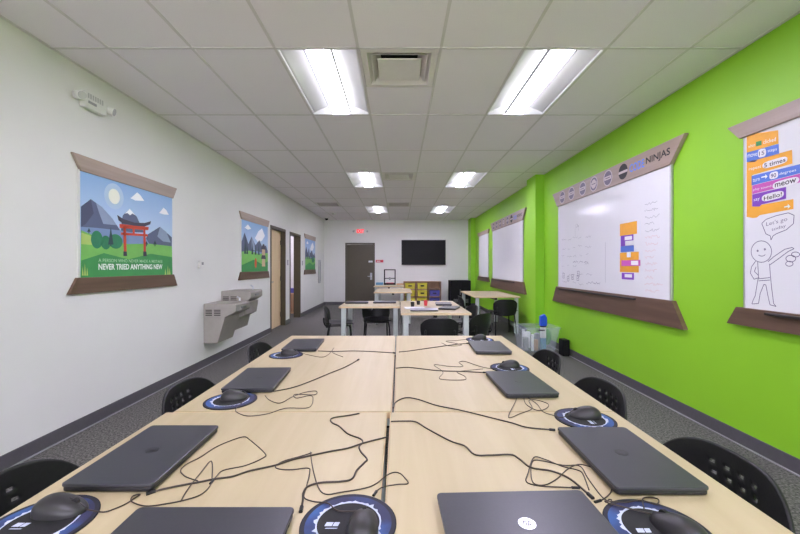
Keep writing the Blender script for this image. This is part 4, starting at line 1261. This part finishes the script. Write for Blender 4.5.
# printer on the far table
t = thing('desktop_printer', 'black open framed desktop printer on the table against the far wall', 'printer', (-0.285, 12.1, ZT))
MB().box(-0.19, 0.19, -0.18, 0.18, 0.0, 0.05).build('base', M['cart'], t, bevel=0.006)
for s in (-1, 1):
    MB().box(s * 0.17 - 0.018, s * 0.17 + 0.018, -0.02, 0.02, 0.05, 0.46).build('post', M['cart'], t, bevel=0.004)
MB().box(-0.188, 0.188, -0.02, 0.02, 0.46, 0.49).build('top_beam', M['cart'], t, bevel=0.004)
MB().box(-0.152, 0.152, -0.03, 0.0, 0.19, 0.215).build('carriage_beam', M['cart'], t, bevel=0.003)
MB().box(-0.03, 0.03, -0.065, -0.03, 0.15, 0.24).build('print_head', M['grey_plastic'], t, bevel=0.004)
MB().box(-0.12, 0.12, -0.12, 0.12, 0.055, 0.065).build('bed', M['red'], t, bevel=0.002)
o = MB().box(-0.115, 0.115, -0.12, 0.12, 0.0, 0.075).build('storage_case', M['light_blue'], bevel=0.012)
o.location = (-0.605, 12.0, ZT); tag(o, 'pale blue flat case left of the framed printer', 'case')
o = MB().box(-0.11, 0.11, -0.09, 0.09, 0.0, 0.05).build('cardboard_box', M['shelf_back'], bevel=0.003)
o.location = (0.04, 11.9, ZT); tag(o, 'small tan cardboard box right of the framed printer', 'box')

# cubby shelf with bins
t = thing('cubby_shelf', 'low brown cubby shelf with yellow and blue bins against the far wall', 'shelf', (0.79, 12.78, 0))
fr = MB()
W_, H_, D_ = 0.615, 0.82, 0.19
for x in (-W_, -W_ / 3, W_ / 3, W_):
    fr.box(x - 0.012, x + 0.012, -D_, D_, 0.0, H_ - 0.02)
fr.box(-W_ - 0.014, W_ + 0.014, -D_, D_, H_ - 0.02, H_)
for z in (0.05, 0.31, 0.555):
    for k in range(3):
        x0 = -W_ + k * 2 * W_ / 3
        fr.box(x0 + 0.012, x0 + 2 * W_ / 3 - 0.012, -D_ + 0.005, D_ - 0.012, z, z + 0.016)
fr.build('carcass', M['shelf'], t)
MB().box(-W_, W_, D_ - 0.011, D_ - 0.002, 0.02, H_ - 0.02).build('back_panel', M['shelf_back'], t)
bin0 = {}
def make_bin(m, label, loc, group):
    t = thing('storage_bin', label, 'bin', loc, 0, group)
    def fn(u, v):
        return (u, v, 0)
    h = 0.19
    outer = [(-0.165, -0.15), (0.165, -0.15), (0.165, 0.14), (-0.165, 0.14)]
    vs = [(p[0] * 0.92, p[1] * 0.95, 0.0) for p in outer] + [(p[0], p[1], h) for p in outer] + [(p[0] * 0.95, p[1] * 0.95, h) for p in outer] + [(p[0] * 0.87, p[1] * 0.9, 0.006) for p in outer]
    fs = [(0, 3, 2, 1)] + [(i, (i + 1) % 4, 4 + (i + 1) % 4, 4 + i) for i in range(4)] + [(4 + i, 4 + (i + 1) % 4, 8 + (i + 1) % 4, 8 + i) for i in range(4)] + \
         [(8 + i, 8 + (i + 1) % 4, 12 + (i + 1) % 4, 12 + i) for i in range(4)] + [(12, 13, 14, 15)]
    MB().add(vs, fs).build('tub', m, t)
    MB().box(-0.06, 0.06, -0.158, -0.147, 0.08, 0.125).build('handle', M['ink_black'], t, bevel=0.004)
    return t
rows = {0: ('bottom', 0.067), 1: ('middle', 0.327), 2: ('top', 0.572)}
colsn = ('left', 'middle', 'right')
for c_ in range(3):
    for r_ in range(3):
        if c_ == 2 and r_ == 2:
            continue
        colr = 'blue' if c_ == 2 else 'yellow'
        x = 0.79 - W_ + (c_ + 0.5) * 2 * W_ / 3
        lab = f'{colr} bin in the {rows[r_][0]} row, {colsn[c_]} column of the cubby shelf'
        loc = (x, 12.745, rows[r_][1])
        if colr not in bin0:
            bin0[colr] = make_bin(M['bin_' + colr], lab, loc, colr + ' bins in the cubby shelf')
        else:
            dup(bin0[colr], loc, 0, lab)

# charging cart
t = thing('charging_cabinet', 'black charging cabinet with two doors in the far right corner', 'cabinet', (1.93, 12.05, 0))
MB().box(-0.31, 0.31, -0.33, 0.30, 0.10, 0.88).build('body', M['cart'], t, bevel=0.008)
for s in (-1, 1):
    dd = MB().box(min(s * 0.004, s * 0.3), max(s * 0.004, s * 0.3), -0.352, -0.332, 0.13, 0.85).build('door', M['cart'], t, bevel=0.004)
    vv = MB()
    for k in range(5):
        vv.box(s * 0.16 - 0.07, s * 0.16 + 0.07, -0.3535, -0.3515, 0.20 + k * 0.025, 0.208 + k * 0.025)
    vv.build('vent_slots', M['grey_plastic'], dd)
    for q in (-1, 1):
        MB().tube([(s * 0.25 - 0.015, q * 0.24, 0.05), (s * 0.25 + 0.015, q * 0.24, 0.05)], 0.05, 16).build('castor', M['black_plastic'], t)
        MB().box(s * 0.25 - 0.02, s * 0.25 + 0.02, q * 0.24 - 0.02, q * 0.24 + 0.02, 0.09, 0.10).build('castor_plate', M['grey_steel'], t)
MB().tube([(-0.03, -0.352, 0.60), (-0.03, -0.38, 0.60), (-0.03, -0.38, 0.45), (-0.03, -0.352, 0.45)], 0.009, 8).build('handle', M['grey_steel'], t)

# clear tub by the green wall
TX, TY = 2.17, 5.98
t = thing('clear_tub', 'clear plastic tub full of bits on the carpet by the green wall', 'tub', (TX, TY, 0))
def rect(hx, hy):
    return rounded(hx, hy, 0.05, 4)
o0, o1 = rect(0.245, 0.19), rect(0.305, 0.235)
i0, i1 = rect(0.240, 0.185), rect(0.300, 0.230)
n = len(o0)
vs = [(p[0], p[1], 0.004) for p in o0] + [(p[0], p[1], 0.375) for p in o1] + [(p[0], p[1], 0.375) for p in i1] + [(p[0], p[1], 0.01) for p in i0]
fs = [tuple(range(n - 1, -1, -1))]
for k in range(3):
    fs += [(k * n + i, k * n + (i + 1) % n, (k + 1) * n + (i + 1) % n, (k + 1) * n + i) for i in range(n)]
fs.append(tuple(range(3 * n, 4 * n)))
MB().add(vs, fs).build('walls', M['tub'], t)
rim = [(p[0], p[1], 0.375) for p in rect(0.312, 0.242)]
MB().tube(rim + [rim[0]], 0.010, 8).build('rim', M['tub'], t)
MB().box(-0.05, 0.05, -0.25, -0.238, 0.34, 0.36).build('grip', M['tray'], t, bevel=0.004)
TG = 'things inside the clear tub'
t = thing('spray_bottle', 'white bottle with a bright blue cap sticking out of the clear tub', 'bottle', (2.24, 5.86, 0.215))
MB().lathe([(0.042, 0.0), (0.045, 0.01), (0.045, 0.15), (0.038, 0.18)], 20).build('bottle_body', M['paper'], t, smooth=False)
MB().prism([(-0.05, 0.0), (0.05, 0.0), (0.05, 0.13), (0.02, 0.185), (-0.05, 0.15)], 'Y', -0.04, 0.04).build('cap', M['blue'], t, bevel=0.012).location = (0, 0, 0.185)
MB().lathe([(0.046, 0.165), (0.046, 0.185)], 20).build('collar', M['ink_black'], t)
def lump(name, loc, sx_, sy_, sz_, m, seed, label, cat):
    rr = random.Random(seed)
    ph = [rr.uniform(0, 6) for _ in range(6)]
    def fn(u, v):
        a, b_ = 2 * PI * u, PI * v
        k = 1 + 0.12 * math.sin(3 * a + ph[0]) * math.sin(2 * b_ + ph[1]) + 0.08 * math.sin(5 * a + ph[2]) * math.sin(b_)
        return (sx_ * k * math.sin(b_) * math.cos(a), sy_ * k * math.sin(b_) * math.sin(a), sz_ * (1 + k * math.cos(b_)))
    o = MB().sheet(fn, 24, 14).build(name, m, smooth=True)
    o.location = loc; tag(o, label, cat)
    return o
lump('cloth_bundle', (2.33, 5.93, 0.10), 0.055, 0.08, 0.12, M['bag_green'], 2, 'green cloth bundle at the right end inside the clear tub', 'cloth')
rr = random.Random(11)
k = 0
for (x, y, z, w_, d_, h_, m, lab) in (
        (1.99, 5.93, 0.012, 0.07, 0.10, 0.20, M['grey_plastic'], 'grey box standing at the left inside the clear tub'),
        (2.06, 6.07, 0.012, 0.10, 0.05, 0.26, M['paper'], 'tall white box at the back of the clear tub'),
        (2.14, 5.90, 0.012, 0.05, 0.07, 0.17, M['shelf_back'], 'tan box in the middle of the clear tub'),
        (2.22, 6.06, 0.012, 0.08, 0.06, 0.24, M['grey_plastic'], 'grey box behind the bottle inside the clear tub'),
        (2.24, 5.86, 0.012, 0.075, 0.06, 0.20, M['light_blue'], 'pale blue box under the bottle inside the clear tub')):
    o = MB().box(-w_ / 2, w_ / 2, -d_ / 2, d_ / 2, 0, h_).build('small_box', m, bevel=0.006)
    o.location = (x, y, z); o.rotation_euler = (0, 0, rr.uniform(-0.15, 0.15)); tag(o, lab, 'box', TG)
for (x, y, m, lab) in ((2.00, 6.07, M['paper'], 'white paper roll at the back left of the clear tub'), (2.075, 5.86, M['paper'], 'white paper roll at the front of the clear tub')):
    o = MB().lathe([(0.02, 0.0), (0.02, 0.3 if y > 6 else 0.25)], 16).build('paper_roll', m)
    o.location = (x, y, 0.012); tag(o, lab, 'paper roll', TG)
o = MB().box(-0.05, 0.05, -0.08, 0.08, 0.0, 0.24).build('power_strip_box', M['cart'], bevel=0.012)
o.location = (2.46, 5.62, 0); o.name = 'black_case'; tag(o, 'small black case on the carpet right of the clear tub', 'case')

# low cabinet and blue box in the side room
t = thing('low_cabinet', 'low wooden cabinet glimpsed through the open doorway', 'cabinet', (-2.98, 10.85, 0))
MB().box(-0.24, 0.26, -0.25, 0.25, 0.0, 0.57).build('body', M['shelf_back'], t, bevel=0.004)
for s in (-1, 1):
    MB().box(min(0.012 + s * 0.005, 0.012 + s * 0.24), max(0.012 + s * 0.005, 0.012 + s * 0.24), -0.268, -0.251, 0.05, 0.54).build('door', M['shelf'], t, bevel=0.003)
o = MB().box(-0.18, 0.18, -0.14, 0.14, 0.0, 0.13).build('storage_box', M['bin_blue'], bevel=0.008)
o.location = (-2.97, 10.8, 0.571); tag(o, 'blue box on the low cabinet beyond the open doorway', 'box')

# ================================================================== CAMERA AND WORLD
cam = bpy.data.cameras.new('camera')
cam.sensor_fit = 'HORIZONTAL'; cam.sensor_width = 36.0; cam.lens = 36.0 * F / 800.0
cam.shift_x = (400 - CX) / 800.0
cam.shift_y = (CY - 267) / 800.0
cam.clip_start = 0.02
co = bpy.data.objects.new('camera', cam); C.objects.link(co)
co.location = (0, 0, EYE); co.rotation_euler = (PI / 2, 0, 0)
pl = bpy.data.lights.new('window_portal', 'AREA'); pl.shape = 'RECTANGLE'; pl.size = WX1 - WX0; pl.size_y = WZ1 - WZ0  # guides sampling through the fill window added behind the camera
pl.cycles.is_portal = True
po = bpy.data.objects.new('window_portal', pl); C.objects.link(po)
po.location = (0, YB - 0.12, (WZ0 + WZ1) / 2); po.rotation_euler = (PI / 2, 0, 0)
sc = bpy.context.scene
sc.camera = co
w_ = bpy.data.worlds.new('world'); sc.world = w_; w_.use_nodes = True
w_.node_tree.nodes['Background'].inputs['Color'].default_value = (0.87, 0.835, 1.0, 1)
w_.node_tree.nodes['Background'].inputs['Strength'].default_value = 9.0  # strong sky so daylight from the added window fills the room
sc.view_settings.view_transform = 'Standard'
sc.view_settings.look = 'None'
sc.view_settings.exposure = 0.44
sc.view_settings.gamma = 1.0
sc.view_settings.use_curve_mapping = False
sc.cycles.max_bounces = 10
sc.cycles.diffuse_bounces = 8
sc.cycles.use_denoising = True
